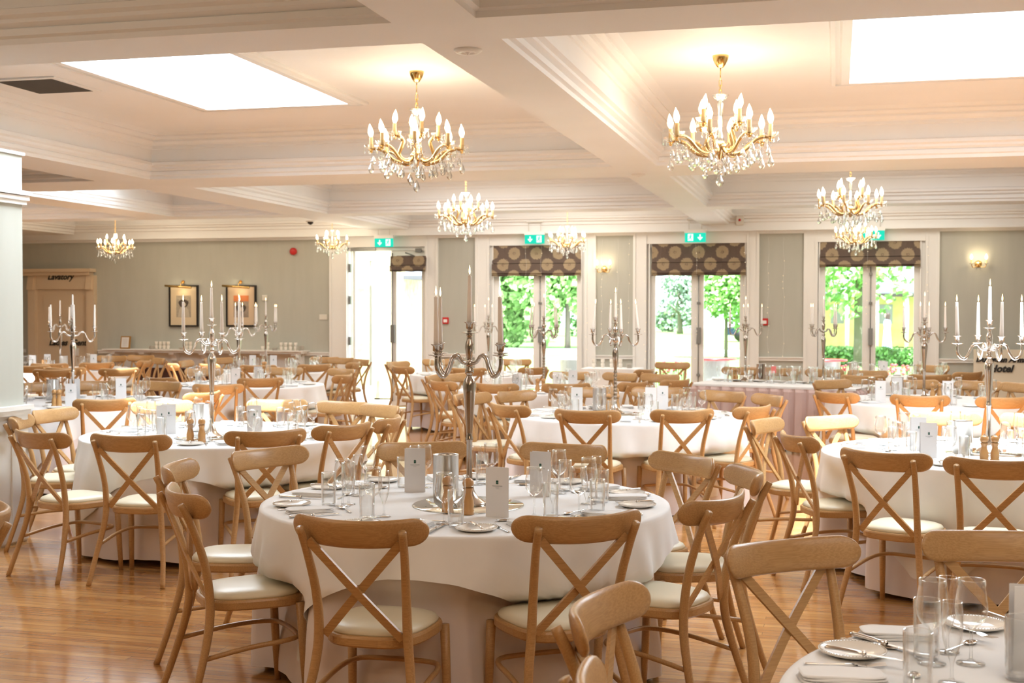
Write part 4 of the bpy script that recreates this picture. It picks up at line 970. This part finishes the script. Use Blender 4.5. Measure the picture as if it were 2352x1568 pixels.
for x, y, a, lit, bead, nm, where in CANDS:
    P = atz(x, y, TZ); z0 = TZ+.0055 if x in (1078, 487, 1413, 2270) else TZ+.001
    key = [k for k in TABLES if where.endswith(TABLES[k]['phrase'])]
    if key and x not in (1078, 487):
        c = Vector((*TABLES[key[0]]['c'], 0)); d = Vector((P.x, P.y, 0)).normalized(); q = d*c.dot(d); P.x, P.y = q.x, q.y
    if x in (1712, 1934):
        q = Matrix.Translation(hd.location) @ Matrix.Rotation(ang, 4, 'Z'); ql = q.inverted() @ P; ql.y = min(max(ql.y, .2), Dh-.2); pp = q @ ql; P.x, P.y = pp.x, pp.y
    rz = TH-math.atan((x-1176)/F_PX)+math.radians(a)
    (CANDB if bead else CANDN if x in (1078, 1712, 1934, 2122, 611, 139, 1122) else CAND).put((P.x, P.y, z0), rz, '%s on the %s' % (nm, where), 'tall five-candle candelabra')
    r = random.Random(x)
    for k in range(5):
        if k == 4: q = Vector((0, 0, .806)); lb = 'centre'
        else:
            q = Vector((RA*math.cos(rz+k*PI/2), RA*math.sin(rz+k*PI/2), .710)); lb = ''
        side = 'centre' if k == 4 else (('front ' if q.dot(Vector((FW.x, FW.y, 0))) < 0 else 'back ')+('left' if q.dot(RT) < 0 else 'right'))
        tilt = .10 if bead else .025
        dr = (q.x, q.y) if k < 4 else (0, 0)
        sgn = r.uniform(-1, 1) if not bead else -1.
        rot = (sgn*tilt*dr[1]/RA*-1, sgn*tilt*dr[0]/RA, 0)
        (LIT if lit else UNLIT).put((P.x+q.x, P.y+q.y, z0+q.z), 0, '%s %s taper candle on the %s' % (side, 'burning' if lit else 'unlit', where), 'white taper candles', rot=rot)
    if x in (1078, 487, 1413, 2270): MIRROR.put((P.x-.005, P.y, TZ), 0, 'round mirror under the candelabrum of the %s' % where, 'round table mirrors')
    else: MIRROR.put((P.x, P.y, TZ-.0045), 0, 'round mirror under the candelabrum of the %s' % where, 'round table mirrors')
# ------------------------------------------------------------------ place settings
def setting(T, c, glasses=True, cutlery=True, plate=True, rnd=None, names=None):
    cx, cy_ = T['c']; a = math.atan2(c['seat'].y-cy_, c['seat'].x-cx); ph = T['phrase']; sh = c['short']
    out = Vector((math.cos(a), math.sin(a), 0)); rt = Vector((-math.sin(a), math.cos(a), 0)); rz = a+PI/2+PI
    g = lambda s: '%s on the %s' % (s, ph)
    rnd = rnd or random
    def at(tx, r, z=TZ+.0005):
        p = out*r+rt*tx; return (cx+p.x, cy_+p.y, z)
    lab = lambda n: '%s at the %s place of the %s' % (n, sh, ph)
    rzi = math.atan2(-(-out.x), -out.y)            # local +Y towards the table centre
    if glasses:
        j = lambda: rnd.uniform(-.012, .012)
        WINE.put(at(.185+j(), .60+j()), 0, lab('stemmed wine glass'), g('wine glasses'))
        FLUTE.put(at(.125+j(), .545+j()), 0, lab('slim champagne flute'), g('champagne flutes'))
        TUM.put(at(.215+j(), .51+j()), 0, lab('straight water tumbler'), g('water tumblers'))
    if plate:
        PLATE.put(at(-.215, .755), rnd.uniform(0, 6), lab('cream side plate'), g('side plates'))
        NAPKIN.put(at(.0+rnd.uniform(-.02, .02), .74), rzi+PI/2+rnd.uniform(-.15, .15), lab('folded white napkin'), g('folded napkins'))
    if cutlery:
        FORK.put(at(-.115, .76), rzi+.03, lab('silver fork'), g('forks'))
        KNIFE.put(at(.105, .765), rzi+rnd.uniform(-.05, .05), lab('silver dinner knife'), g('dinner knives'))
        SPOON.put(at(.0, .585), rzi+PI/2+rnd.uniform(-.1, .1), lab('silver dessert spoon'), g('dessert spoons'))
        k = KNIFE.put(at(-.215, .755, TZ+.0175), rzi+rnd.uniform(-.3, .3)+.2, lab('butter knife on the plate'), g('butter knives')); k.scale = (.8, .8, .8)
rr = random.Random(5)
def free(T, c):   # settings exist where the chair really stands at the table
    return math.hypot(c['seat'].x-T['c'][0], c['seat'].y-T['c'][1]) < 1.6
def even(T, n, skip=()):
    """evenly spaced places labelled by their position seen from the camera"""
    a0 = view(T['c']); out = []
    nm = {10: ['nearest', 'near right', 'right', 'right rear', 'back right', 'farthest', 'back left', 'left rear', 'left', 'near left'], 8: ['nearest', 'near right', 'right', 'back right', 'farthest', 'back left', 'left', 'near left']}[n]
    for k in range(n):
        if k in skip: continue
        a = a0+2*PI*(k+.5*0)/n
        out.append(dict(seat=Vector((T['c'][0]+math.cos(a), T['c'][1]+math.sin(a), 0)), short=nm[k]))
    return out
for key in ('T2', 'T3', 'T4'):
    T = TABLES[key]
    for c in even(T, 10): setting(T, c, True, True, True, rr)
for key in ('T6', 'T7', 'T12', 'T11', 'T10', 'T8', 'T13'):
    T = TABLES[key]
    for c in even(T, 8): setting(T, c, True, False, True, rr)
for c in even(TABLES['T9'], 8, (4,)): setting(TABLES['T9'], c, True, False, True, rr)
# long table: a row of glasses along it
for i in range(7):
    u = .14+.27*i
    q = Matrix.Translation(hd.location) @ Matrix.Rotation(ang, 4, 'Z')
    w_ = ORD[i] if i < 6 else 'rightmost'
    WINE.put(q @ Vector((u+.1, .66, TZ+.001)), 0, 'wine glass on the long skirted table, %s of its row' % w_, 'wine glasses on the long table')
    TUM.put(q @ Vector((u+.18, .58, TZ+.001)), 0, 'water tumbler on the long skirted table, %s of its row' % w_, 'tumblers on the long table')
    FLUTE.put(q @ Vector((u+.02, .60, TZ+.001)), 0, 'champagne flute on the long skirted table, %s of its row' % w_, 'flutes on the long table')
    PLATE.put(q @ Vector((u-.08, .84, TZ+.001)), 0, 'side plate on the long skirted table, %s of its row' % w_, 'plates on the long table')
    NAPKIN.put(q @ Vector((u+.12, .86, TZ+.001)), ang, 'folded napkin on the long skirted table, %s of its row' % w_, 'napkins on the long table')
vase = MB().lathe([(.001, .008), (.045, .008), (.047, .02), (.043, .12), (.052, .18), (.06, .20), (.062, .2), (.055, .18), (.046, .12), (.052, .015), (.048, .001), (.001, .001)], 18); VASE = Proto(tag(vase.build('glass_vase', G), '', 'vase'))
for i, (x, y) in enumerate(((1783, 876), (1828, 877), (1868, 880), (1904, 880))):
    P = atz(x, y, TZ+.001); o = VASE.put(P, 0, 'clear flared glass vase on the long table, %s of four' % ORD[i].replace(' from left', ''), 'flared glass vases on the long table')
    if i == 0:
        o2 = MB().box(-.03, .03, -.001, .001, 0, .085).build('place_card', M['pinkcard']); o2.location = (P.x-.03, P.y-.07, TZ+.125); tag(o2, 'coral pink card on the leftmost glass vase of the long table', 'card')
        o2.location.z = TZ+.11; o2.location.y = P.y-.062
MILL.put(atz(1683, 874, TZ+.001), 0, 'left pepper mill on the long skirted table', 'pepper mills'); MILL.put(atz(1691, 874, TZ+.001), 0, 'right pepper mill on the long skirted table', 'pepper mills')
COOLER.put(atz(1748, 870, TZ+.001), 0, 'steel wine cooler on the long skirted table', 'steel wine coolers')
# front centre table, every piece read from the photograph
T = TABLES['T1']; ph = T['phrase']
CL = [('near middle', (1020, 1203), (1056, 1201), (1047, 1210)), ('near left', (857, 1187), (882, 1186), (843, 1192)), ('left', (787, 1162), (801, 1158), (755, 1161)),
      ('back left', (845, 1122), (822, 1138), (800, 1134)), ('back middle', (975, 1119), (951, 1112), (927, 1118)), ('back right of candelabrum', (1127, 1112), (1095, 1113), (1107, 1110)),
      ('behind right menu', (1284, 1133), (1268, 1126), (1298, 1127)), ('right', (1352, 1157), (1370, 1142), (1382, 1153)), ('near right', (1330, 1184), (1348, 1176), (1372, 1180)), ('near centre right', (1227, 1186), (1270, 1183), (1265, 1190))]
for w_, a, b, c in CL:
    WINE.put(atz(*a, TZ+.0005), 0, 'stemmed wine glass in the %s cluster of the %s' % (w_, ph), 'wine glasses on the '+ph)
    FLUTE.put(atz(*b, TZ+.0005), 0, 'slim champagne flute in the %s cluster of the %s' % (w_, ph), 'champagne flutes on the '+ph)
    TUM.put(atz(*c, TZ+.0005), 0, 'straight water tumbler in the %s cluster of the %s' % (w_, ph), 'water tumblers on the '+ph)
for c in T['chairs']: setting(T, c, False, True, True, rr)
for i, (x, y, r_, w_) in enumerate(((953, 1130, 12, 'left of the steel wine cooler'), (1142, 1187, -4, 'nearest the camera, right of the pepper mills'), (1241, 1140, -2, 'behind the right glasses'))):
    MENU.put(atz(x, y, TZ+.0005), TH*0+math.radians(r_)+math.radians(6), 'menu card on the %s, %s' % (ph, w_), 'menu cards')
COOLER.put(atz(1024, 1141, TZ+.0005), 0, 'steel wine cooler on the %s' % ph, 'steel wine coolers')
MILL.put(atz(1028, 1176, TZ+.006), 0, 'left wooden pepper mill on the %s' % ph, 'pepper mills'); MILL.put(atz(1075, 1181, TZ+.001), 1, 'right wooden pepper mill on the %s' % ph, 'pepper mills')
# corner table: placed from the photograph
T = TABLES['T5']; ph = T['phrase']
def C5(x, y, z=TZ+.0005): return atz(x, y, z)
PLATE.put(C5(1958, 1502), 0, 'beaded side plate at the left edge of the %s' % ph, 'side plates on the '+ph)
PLATE.put(C5(2240, 1440), 0, 'beaded side plate behind the glasses of the %s' % ph, 'side plates on the '+ph)
def lay(PR, p0, p1, z, label, grp, s=1.):
    a, b = atz(*p0, z), atz(*p1, z); d = b-a; o = PR.put((a+b)/2, math.atan2(-d.x, d.y), label, grp); o.scale = (s,)*3; return o
lay(KNIFE, (1905, 1492), (2065, 1520), TZ+.018, 'butter knife across the left side plate of the %s' % ph, 'cutlery on the '+ph, .95)
lay(KNIFE, (1960, 1462), (2110, 1505), TZ+.001, 'long silver knife behind the left side plate of the %s' % ph, 'cutlery on the '+ph, 1.1)
lay(SPOON, (1945, 1470), (2070, 1494), TZ+.001, 'silver spoon beside the long knife of the %s' % ph, 'cutlery on the '+ph, 1.)
lay(FORK, (1850, 1526), (2035, 1532), TZ+.001, 'silver fork above the nearest napkin of the %s' % ph, 'cutlery on the '+ph, 1.1)
lay(SPOON, (2160, 1500), (2260, 1468), TZ+.001, 'silver spoon right of the glasses of the %s' % ph, 'cutlery on the '+ph, .9)
lay(KNIFE, (2290, 1420), (2352, 1440), TZ+.001, 'silver knife at the back edge of the %s' % ph, 'cutlery on the '+ph, 1.)
lay(FORK, (2195, 1440), (2280, 1468), TZ+.016, 'silver fork resting on the rear side plate of the %s' % ph, 'cutlery on the '+ph, .9)
lay(SPOON, (2095, 1600), (2102, 1530), TZ+.001, 'silver spoon seen through the nearest tumbler of the %s' % ph, 'cutlery on the '+ph, .9)
NAPKIN.put(C5(2065, 1462), math.radians(10), 'folded napkin at the back left of the %s' % ph, 'folded napkins on the '+ph)
NAPKIN.put(C5(1935, 1560), math.radians(12), 'folded napkin at the nearest edge of the %s' % ph, 'folded napkins on the '+ph)
for w_, (x, y) in (('large, in front of the rear side plate', (2230, 1524)), ('partly hidden behind the flutes', (2140, 1524))): WINE.put(C5(x, y), 0, 'wine glass %s, on the %s' % (w_, ph), 'wine glasses on the '+ph)
for w_, (x, y) in (('nearest', (2186, 1570)), ('rear', (2176, 1498))): FLUTE.put(C5(x, y), 0, '%s champagne flute on the %s' % (w_, ph), 'champagne flutes on the '+ph)
for w_, (x, y) in (('nearest', (2108, 1600)), ('second', (2128, 1512)), ('rightmost', (2340, 1560))): TUM.put(C5(x, y), 0, '%s water tumbler on the %s' % (w_, ph), 'water tumblers on the '+ph)
MENU.put(C5(2372, 1545), math.radians(22), 'white folded menu card cut by the right edge, on the %s' % ph, 'menu cards')
# centre pieces of the other tables
CP = [('T2', [(388, 996, 8, 'back left'), (584, 1000, 20, 'right'), (372, 1000, -20, 'printed inner side')], [(462, 990)], [(437, 1015), (457, 1018)]),
      ('T3', [(1325, 945, 8, 'left'), (1495, 945, 8, 'right front'), (1523, 940, 4, 'right rear')], [(1377, 942)], [(1398, 945), (1417, 945)]),
      ('T4', [(2133, 1052, 10, 'front'), (2110, 1035, 14, 'rear')], [(2210, 1040)], [(2260, 1062), (2285, 1062)]),
      ('T6', [(150, 940, 14, 'front left'), (172, 920, 14, 'middle'), (278, 918, 18, 'right')], [(122, 918)], [(87, 941), (104, 941)]),
      ('T7', [(525, 896, 12, 'left'), (593, 882, 6, 'right')], [(542, 884)], [(556, 884)]),
      ('T8', [(549, 838+8, 8, 'left'), (628, 848, 8, 'right')], [], [(587, 858), (594, 858)]),
      ('T9', [(75, 848, 10, 'left'), (109, 845, 10, 'centre'), (215, 845, 10, 'right')], [(146, 848)], [(99, 850), (105, 850)]),
      ('T10', [(1188, 866, 5, 'right')], [], []),
      ('T11', [(1188, 900, 4, 'left'), (1280, 898, 2, 'middle'), (1316, 893, 0, 'right')], [], [(1232, 904), (1248, 903)]),
      ('T12', [(2012, 925, 6, 'left'), (2060, 915, 4, 'middle'), (2177, 925, 4, 'right')], [(2043, 908)], [(2142, 915), (2158, 915)]),
      ('T13', [(2004, 860, 4, 'left'), (2030, 866, 0, 'right')], [(1960, 866)], [])]
def onT(key, x, y, z=TZ+.001):
    P = atz(x, y, z); c = Vector((*TABLES[key]['c'], z)); v = P-c
    return c+v*min(1, .62/max(v.length, 1e-6))
for key, menus, cool, mills in CP:
    ph = TABLES[key]['phrase']
    for x, y, r_, w_ in menus: MENU.put(onT(key, x, y), math.radians(r_+6), 'menu card on the %s, %s' % (ph, w_), 'menu cards')
    for x, y in cool: COOLER.put(onT(key, x, y), 0, 'steel wine cooler on the %s' % ph, 'steel wine coolers')
    for i, (x, y) in enumerate(mills): MILL.put(onT(key, x, y), 0, '%s wooden pepper mill on the %s' % (('left', 'right')[i], ph), 'pepper mills')
VOTIVE.put(atz(472, 1014, TZ+.001), 0, 'small glass tealight holder on the left foreground table', 'tealight holders')
VOTIVE.put(atz(1466, 960, TZ+.001), 0, 'small glass tealight holder on the middle table', 'tealight holders')
VOTIVE.put(atz(2205, 1062, TZ+.001), 0, 'small glass tealight holder on the right foreground table', 'tealight holders')
# fairy-light strings hung on the window wall
def strings(name, pxs, z0, z1, label):
    m, s = MB(), MB(); r = random.Random(len(label))
    for px in pxs:
        x = wx(px); pts = [(x+.01*math.sin(k*1.3+px), WY-.075, z1-(z1-z0)*k/16) for k in range(17)]
        m.tube(pts, .0009, 4)
        for k in range(1, 17):
            if r.random() < .55: s.lathe([(.001, -.006), (.0048, 0), (.001, .006)], 5, (pts[k][0]+r.uniform(-.012, .012), WY-.08, pts[k][2]+r.uniform(-.04, .04)))
    o = m.build(name, M['card']); tag(o, label, 'fairy lights', 'warm fairy light strings on the window wall'); b = s.build('tiny_bulbs', M['spark'], o); b['kind'] = 'stuff'
strings('fairy_light_string', (1350, 1384, 1420, 1446), 1.0, 2.8, 'warm fairy lights hanging between the first and second windows')
strings('fairy_light_string', (1483, 1600), .9, 2.7, 'warm fairy lights hanging at the middle window')
strings('fairy_light_string', (1990, 1712, 1765, 1800), .9, 2.8, 'warm fairy lights hanging right of the middle window')
strings('fairy_light_string', (2128,), .9, 2.7, 'warm fairy lights on the right jamb of the rightmost window')
strings('fairy_light_string', (1125, 1210, 1245), 1.0, 2.72, 'warm fairy lights around the first window')
# ------------------------------------------------------------------ outside
grass = noise_col(mat('lawn', (.16, .30, .07), .9), (.15, .30, .07), (.28, .44, .12), .35, detail=5)
tag(MB().box(-60, 60, 26.5, 130, -.12, -.03).build('lawn', grass), 'mown green lawn outside beyond the terrace', 'lawn', None, 'structure')
tag(MB().box(-60, 60, WY+.3, 26.5, -.12, -.03).build('gravel_terrace', noise_col(mat('pale gravel', (.75, .72, .66), .9), (.70, .67, .62), (.82, .80, .75), 20.)), 'pale gravel terrace outside the windows', 'terrace', None, 'structure')
tag(MB().box(-60, 60, 48, 56, -.10, -.025).build('gravel_drive', M['white']), 'pale drive crossing the lawn', 'drive', None, 'structure')
def leaves(mb, c, R, n, s, rd, mi=0):
    for _ in range(n):
        d = Vector((rd.gauss(0, 1), rd.gauss(0, 1), rd.gauss(0, 1))).normalized()*(rd.random()**.4)
        p = Vector((c[0]+d.x*R[0], c[1]+d.y*R[1], c[2]+d.z*R[2])); u = Vector((rd.gauss(0, 1), rd.gauss(0, 1), rd.gauss(0, 1))).normalized(); v = u.orthogonal().normalized()*s; u = u*s*rd.uniform(.6, 1.3)
        mb.add([tuple(p-u-v*.3), tuple(p-v), tuple(p+u), tuple(p+v)], [(0, 1, 2, 3)], mi)
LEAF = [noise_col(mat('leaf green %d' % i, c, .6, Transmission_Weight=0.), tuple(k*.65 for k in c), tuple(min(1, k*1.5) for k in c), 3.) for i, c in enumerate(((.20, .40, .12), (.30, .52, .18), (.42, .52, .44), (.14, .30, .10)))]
BARK = mat('bark', (.16, .14, .11), .9)
def tree(x, y, h, R, n, mi, label, seed, trunk=.25, base=1.5, lean=0, leaf=.15):
    n = int(n*1.5)
    rd = random.Random(seed); o = empty('tree', (x, y, 0), 0, label, 'tree', 'trees beyond the windows')
    m = MB(); m.tube([(0, 0, 0), (lean*.3, 0, h*.25), (lean, 0, h*.55), (lean, .2, h*.8)], [trunk, trunk*.8, trunk*.5, trunk*.15], 8, smooth=3)
    for k in range(6):
        a = rd.uniform(0, 6.28); m.tube([(lean*.5, 0, h*(.3+.06*k)), (R*.4*math.cos(a), R*.4*math.sin(a), h*(.42+.05*k)), (R*.8*math.cos(a), R*.8*math.sin(a), h*(.5+.05*k))], [trunk*.4, trunk*.25, trunk*.08], 6, smooth=2)
    m.build('trunk', BARK, o)
    m = MB()
    for k in range(9):
        a = rd.uniform(0, 6.28); q = rd.uniform(.1, .7)*R
        leaves(m, (q*math.cos(a)+lean, q*math.sin(a), base+(h-base)*rd.uniform(.15, .85)), (R*.5, R*.5, (h-base)*.26), n//9, leaf, rd)
    m.build('foliage', LEAF[mi], o)
def ox(px, Y): return atY(px, 716, Y).x
tree(ox(1150, 56), 56, 9, 1.8, 5000, 1, 'bright leafy tree seen in the left pane of the first window', 1, base=.5, trunk=.14)
tree(ox(1226, 66), 66, 11, 2.1, 5000, 0, 'tall tree seen behind the centre of the first window', 2, base=.4, trunk=.16)
tree(ox(1304, 56), 56, 9, 1.9, 5000, 1, 'bright leafy tree seen in the right pane of the first window', 3, base=.5, trunk=.14)
tree(ox(1562, 95), 95, 4.6, 1.5, 1500, 2, 'hazy distant tree in the left pane of the middle window', 5, base=.5)
tree(ox(1540, 105), 105, 3.0, 2.2, 1500, 2, 'low hazy distant bush in the middle window', 6, base=.2)
tree(ox(1668, 45), 45, 4.9, 1.7, 3000, 1, 'small spreading tree in the right pane of the middle window', 7, trunk=.07, base=1.1, leaf=.09)
tree(ox(1972, 40), 40, 8.5, 3.6, 3600, 1, 'large tree with a thick trunk in the rightmost window', 8, trunk=.15, base=2.0, leaf=.12)
m = MB(); rd = random.Random(3)
for k in range(13): leaves(m, (ox(1090, 84)+k*.8, 84+rd.uniform(-1, 1), rd.uniform(.6, 7)), (1.4, 1, 1.4), 420, .17, rd)
tag(m.build('hedge_backdrop', LEAF[3]), 'dense dark shrubbery behind the garden trees', 'shrubbery', None, 'stuff')
m = MB(); rd = random.Random(4)
for k in range(12): leaves(m, (ox(1885, 41)+k*.28, 41, .25), (.3, .35, .32), 260, .06, rd)
tag(m.build('clipped_hedge', LEAF[0]), 'low clipped hedge in the left pane of the rightmost window', 'hedge')
# yellow pavilion with a slate roof
YEL = noise_col(mat('yellow render', (.72, .58, .22), .8), (.58, .48, .20), (.66, .56, .27), 2.); SLATE = mat('grey slate', (.15, .16, .19), .6)
x0, x1 = ox(1840, 62), ox(2190, 62); o = empty('garden_building', ((x0+x1)/2, 62, 0), 0, 'low yellow building with a slate roof seen in the rightmost window', 'building'); w = (x1-x0)/2
MB().box(-w, w, 0, 5, 0, 2.45).build('wall', YEL, o)
m = MB(); m.rings([[(-w-.5, -1.2, 2.42), (w+.5, -1.2, 2.42), (w+.5, 6, 2.42), (-w-.5, 6, 2.42)], [(-w-.5, -1.2, 2.6), (w+.5, -1.2, 2.6), (w+.5, 6, 2.6), (-w-.5, 6, 2.6)], [(-w+1.5, 2.2, 4.6), (w-1.5, 2.2, 4.6), (w-1.5, 2.6, 4.6), (-w+1.5, 2.6, 4.6)]], True); m.build('roof', SLATE, o)
for k in range(5): MB().tube([(-w+.8+k*(2*w-1.6)/4, -1., 0), (-w+.8+k*(2*w-1.6)/4, -1., 2.45)], .10, 8).build('column', M['white'], o)
MB().box(-w-.5, w+.5, -1.23, -1.18, 2.36, 2.5).build('fascia', M['vent'], o)
for k in (.20, .52): MB().box(-w+2*w*k, -w+2*w*k+.6, -.03, .05, 1.1, 2.0).build('window', M['grey'], o)
# stucco wing outside the open doorway
P = atz(852, 925, 0)
o = empty('stucco_wing', (P.x-.1, WY+.9, 0), 0, 'pale yellow stucco wing standing outside the open doorway', 'building')
ST = noise_col(mat('cream roughcast', (.80, .72, .50), .9), (.60, .50, .26), (.74, .66, .44), 7., bump=.4)
MB().box(-3, 0, 1.2, 8.2, 0, 5.5).build('wall', ST, o)
m = MB(); m.box(-.05, .04, 3.6, 4.9, .9, 2.15); f = m.build('window_frame', M['white'], o); MB().box(-.02, .045, 3.72, 4.78, 1.02, 2.03).build('pane', M['pane'], f)
m = MB(); m.rings([[(0, 2.0, 2.25), (.5, 2.0, 2.25), (.5, 3.0, 2.25), (0, 3.0, 2.25)], [(0, 2., 2.32), (.5, 2., 2.32), (.5, 3., 2.32), (0, 3., 2.32)], [(0, 2.45, 2.62), (.35, 2.45, 2.62), (.35, 2.55, 2.62), (0, 2.55, 2.62)]], True); m.build('porch_roof', SLATE, o)
# parked car, far
def car(x, y, label):
    o = empty('parked_car', (x, y, 0), .1, label, 'car')
    pr = [(-2.0, .35), (-2.05, .75), (-1.2, .92), (-.6, 1.38), (.8, 1.42), (1.5, .98), (2.0, .85), (2.05, .4)]
    m = MB(); m.rings([[(px, s, z) for px, z in pr] for s in (-.85, -.8, .8, .85)], True); m.build('body', mat('silver blue car paint', (.02, .035, .08), .3, .2), o)
    MB().box(-.9, 1.0, -.87, .87, .98, 1.3).build('side_window', M['vent'], o)
    for sx in (-1.25, 1.25):
        for sy in (-.8, .8): MB().lathe([(.001, -.1), (.32, -.1), (.32, .1), (.001, .1)], 16, (sx, sy, .32), ax=(0, 1, 0)).build('wheel', M['black'], o)
car(ox(1752, 72), 72, 'small dark blue car parked beyond the tree in the middle window')
# people beyond the rightmost window
def person(x, y, h, face, top, bottom, hair, dress, label, seed):
    o = empty('person', (x, y, 0), face, label, 'person'); me = bpy.data.meshes.new('body')
    V = [(0, 0, .52), (0, 0, .62), (0, 0, .76), (0, 0, .83), (0, 0, .87), (0, 0, .93), (0, 0, .985),
         (.10, 0, .80), (.13, .02, .65), (.11, .10, .56), (-.10, 0, .80), (-.13, .02, .65), (-.12, .06, .53),
         (.05, 0, .49), (.055, .05, .27), (.055, .03, .03), (.055, .08, .015), (-.05, 0, .49), (-.055, -.02, .27), (-.055, -.07, .04), (-.055, -.02, .015)]
    E_ = [(0, 1), (1, 2), (2, 3), (3, 4), (4, 5), (5, 6), (2, 7), (7, 8), (8, 9), (2, 10), (10, 11), (11, 12), (0, 13), (13, 14), (14, 15), (15, 16), (0, 17), (17, 18), (18, 19), (19, 20)]
    Rr = [.075, .065, .085, .04, .03, .055, .03, .038, .026, .02, .038, .026, .02, .055, .038, .025, .022, .055, .038, .025, .022]
    me.from_pydata([(a*h, b*h, c*h) for a, b, c in V], E_, []); me.materials.append(mat('clothing %d' % seed, bottom, .8))
    b = bpy.data.objects.new('body', me); COL.objects.link(b); b.parent = o
    sk_ = b.modifiers.new('skin', 'SKIN'); b.modifiers.new('sub', 'SUBSURF').levels = 1
    for i, r_ in enumerate(Rr): me.skin_vertices[0].data[i].radius = (r_*h, r_*h*.8)
    me.skin_vertices[0].data[0].use_root = True
    MB().lathe([(.085*h, .50*h), (.075*h, .62*h), (.095*h, .76*h), (.06*h, .83*h), (.03*h, .85*h)], 14).build('top', mat('top %d' % seed, top, .8), o)
    if dress: MB().lathe([(.12*h, .12*h), (.10*h, .35*h), (.085*h, .52*h), (.07*h, .62*h)], 16).build('dress', mat('dress %d' % seed, top, .8), o)
    MB().lathe([(.001, 1.0*h), (.045*h, .99*h), (.062*h, .95*h), (.06*h, .91*h), (.05*h, .82*h if dress else .92*h)], 12, (0, -.012*h, 0)).build('hair', mat('hair %d' % seed, hair, .6), o)
    MB().lathe([(.001, .99*h), (.04*h, .97*h), (.048*h, .935*h), (.035*h, .89*h), (.001, .87*h)], 12, (0, .02*h, 0)).build('face', mat('skin tone %d' % seed, (.55, .33, .23), .6), o)
person(ox(2038, 52), 52, 1.62, math.radians(80), (.25, .34, .50), (.3, .38, .5), (.05, .03, .02), True, 'person with long dark hair in a pale blue dress outside the rightmost window', 1)
person(ox(1974, 56), 56, 1.70, math.radians(-60), (.10, .14, .30), (.05, .07, .15), (.05, .04, .03), False, 'person in navy clothes outside, beside the tree in the rightmost window', 2)
# outdoor tables and flowers on the terrace
for px, py, lb in ((1640, 818, 'round dark garden table with red rim outside the middle window'), (1893, 820, 'round dark garden table with red rim outside the rightmost window'), (1322, 818, 'round garden table outside the first window')):
    P = atz(px, py, .74); k = min(P.length, 24.3)/P.length; x, y = P.x*k, P.y*k
    o = empty('garden_table', (x, max(y, 23.2), 0), 0, lb, 'garden table')
    MB().lathe([(.001, .72), (.42, .72), (.42, .75), (.001, .75)], 24).build('tabletop', M['red'] if px > 1400 else M['card'], o)
    MB().lathe([(.30, -.03), (.28, .3), (.30, .72)], 16).build('pedestal', M['grey'], o)
FLW = mat('red petals', (.70, .08, .10), .7)
for i, (a, b, lb) in enumerate(((1505, 1580, 'row of red flowers outside the middle window'), (1900, 1975, 'row of red flowers outside the left pane of the rightmost window'), (2030, 2090, 'row of red flowers outside the right pane of the rightmost window'))):
    m, g = MB(), MB(); rd = random.Random(i); Y = 24.5
    for k in range(60):
        x = ox(a, Y)+(ox(b, Y)-ox(a, Y))*rd.random(); y = Y+rd.uniform(-.2, .2); z = rd.uniform(.42, .66)
        m.lathe([(.001, -.02), (.035, 0), (.001, .02)], 6, (x, y, z)); g.tube([(x, y, -.03), (x, y, z)], .012, 4)
    o = g.build('flower_bed', LEAF[0]); tag(o, lb, 'flowers', None, 'stuff'); m.build('blossoms', FLW, o)
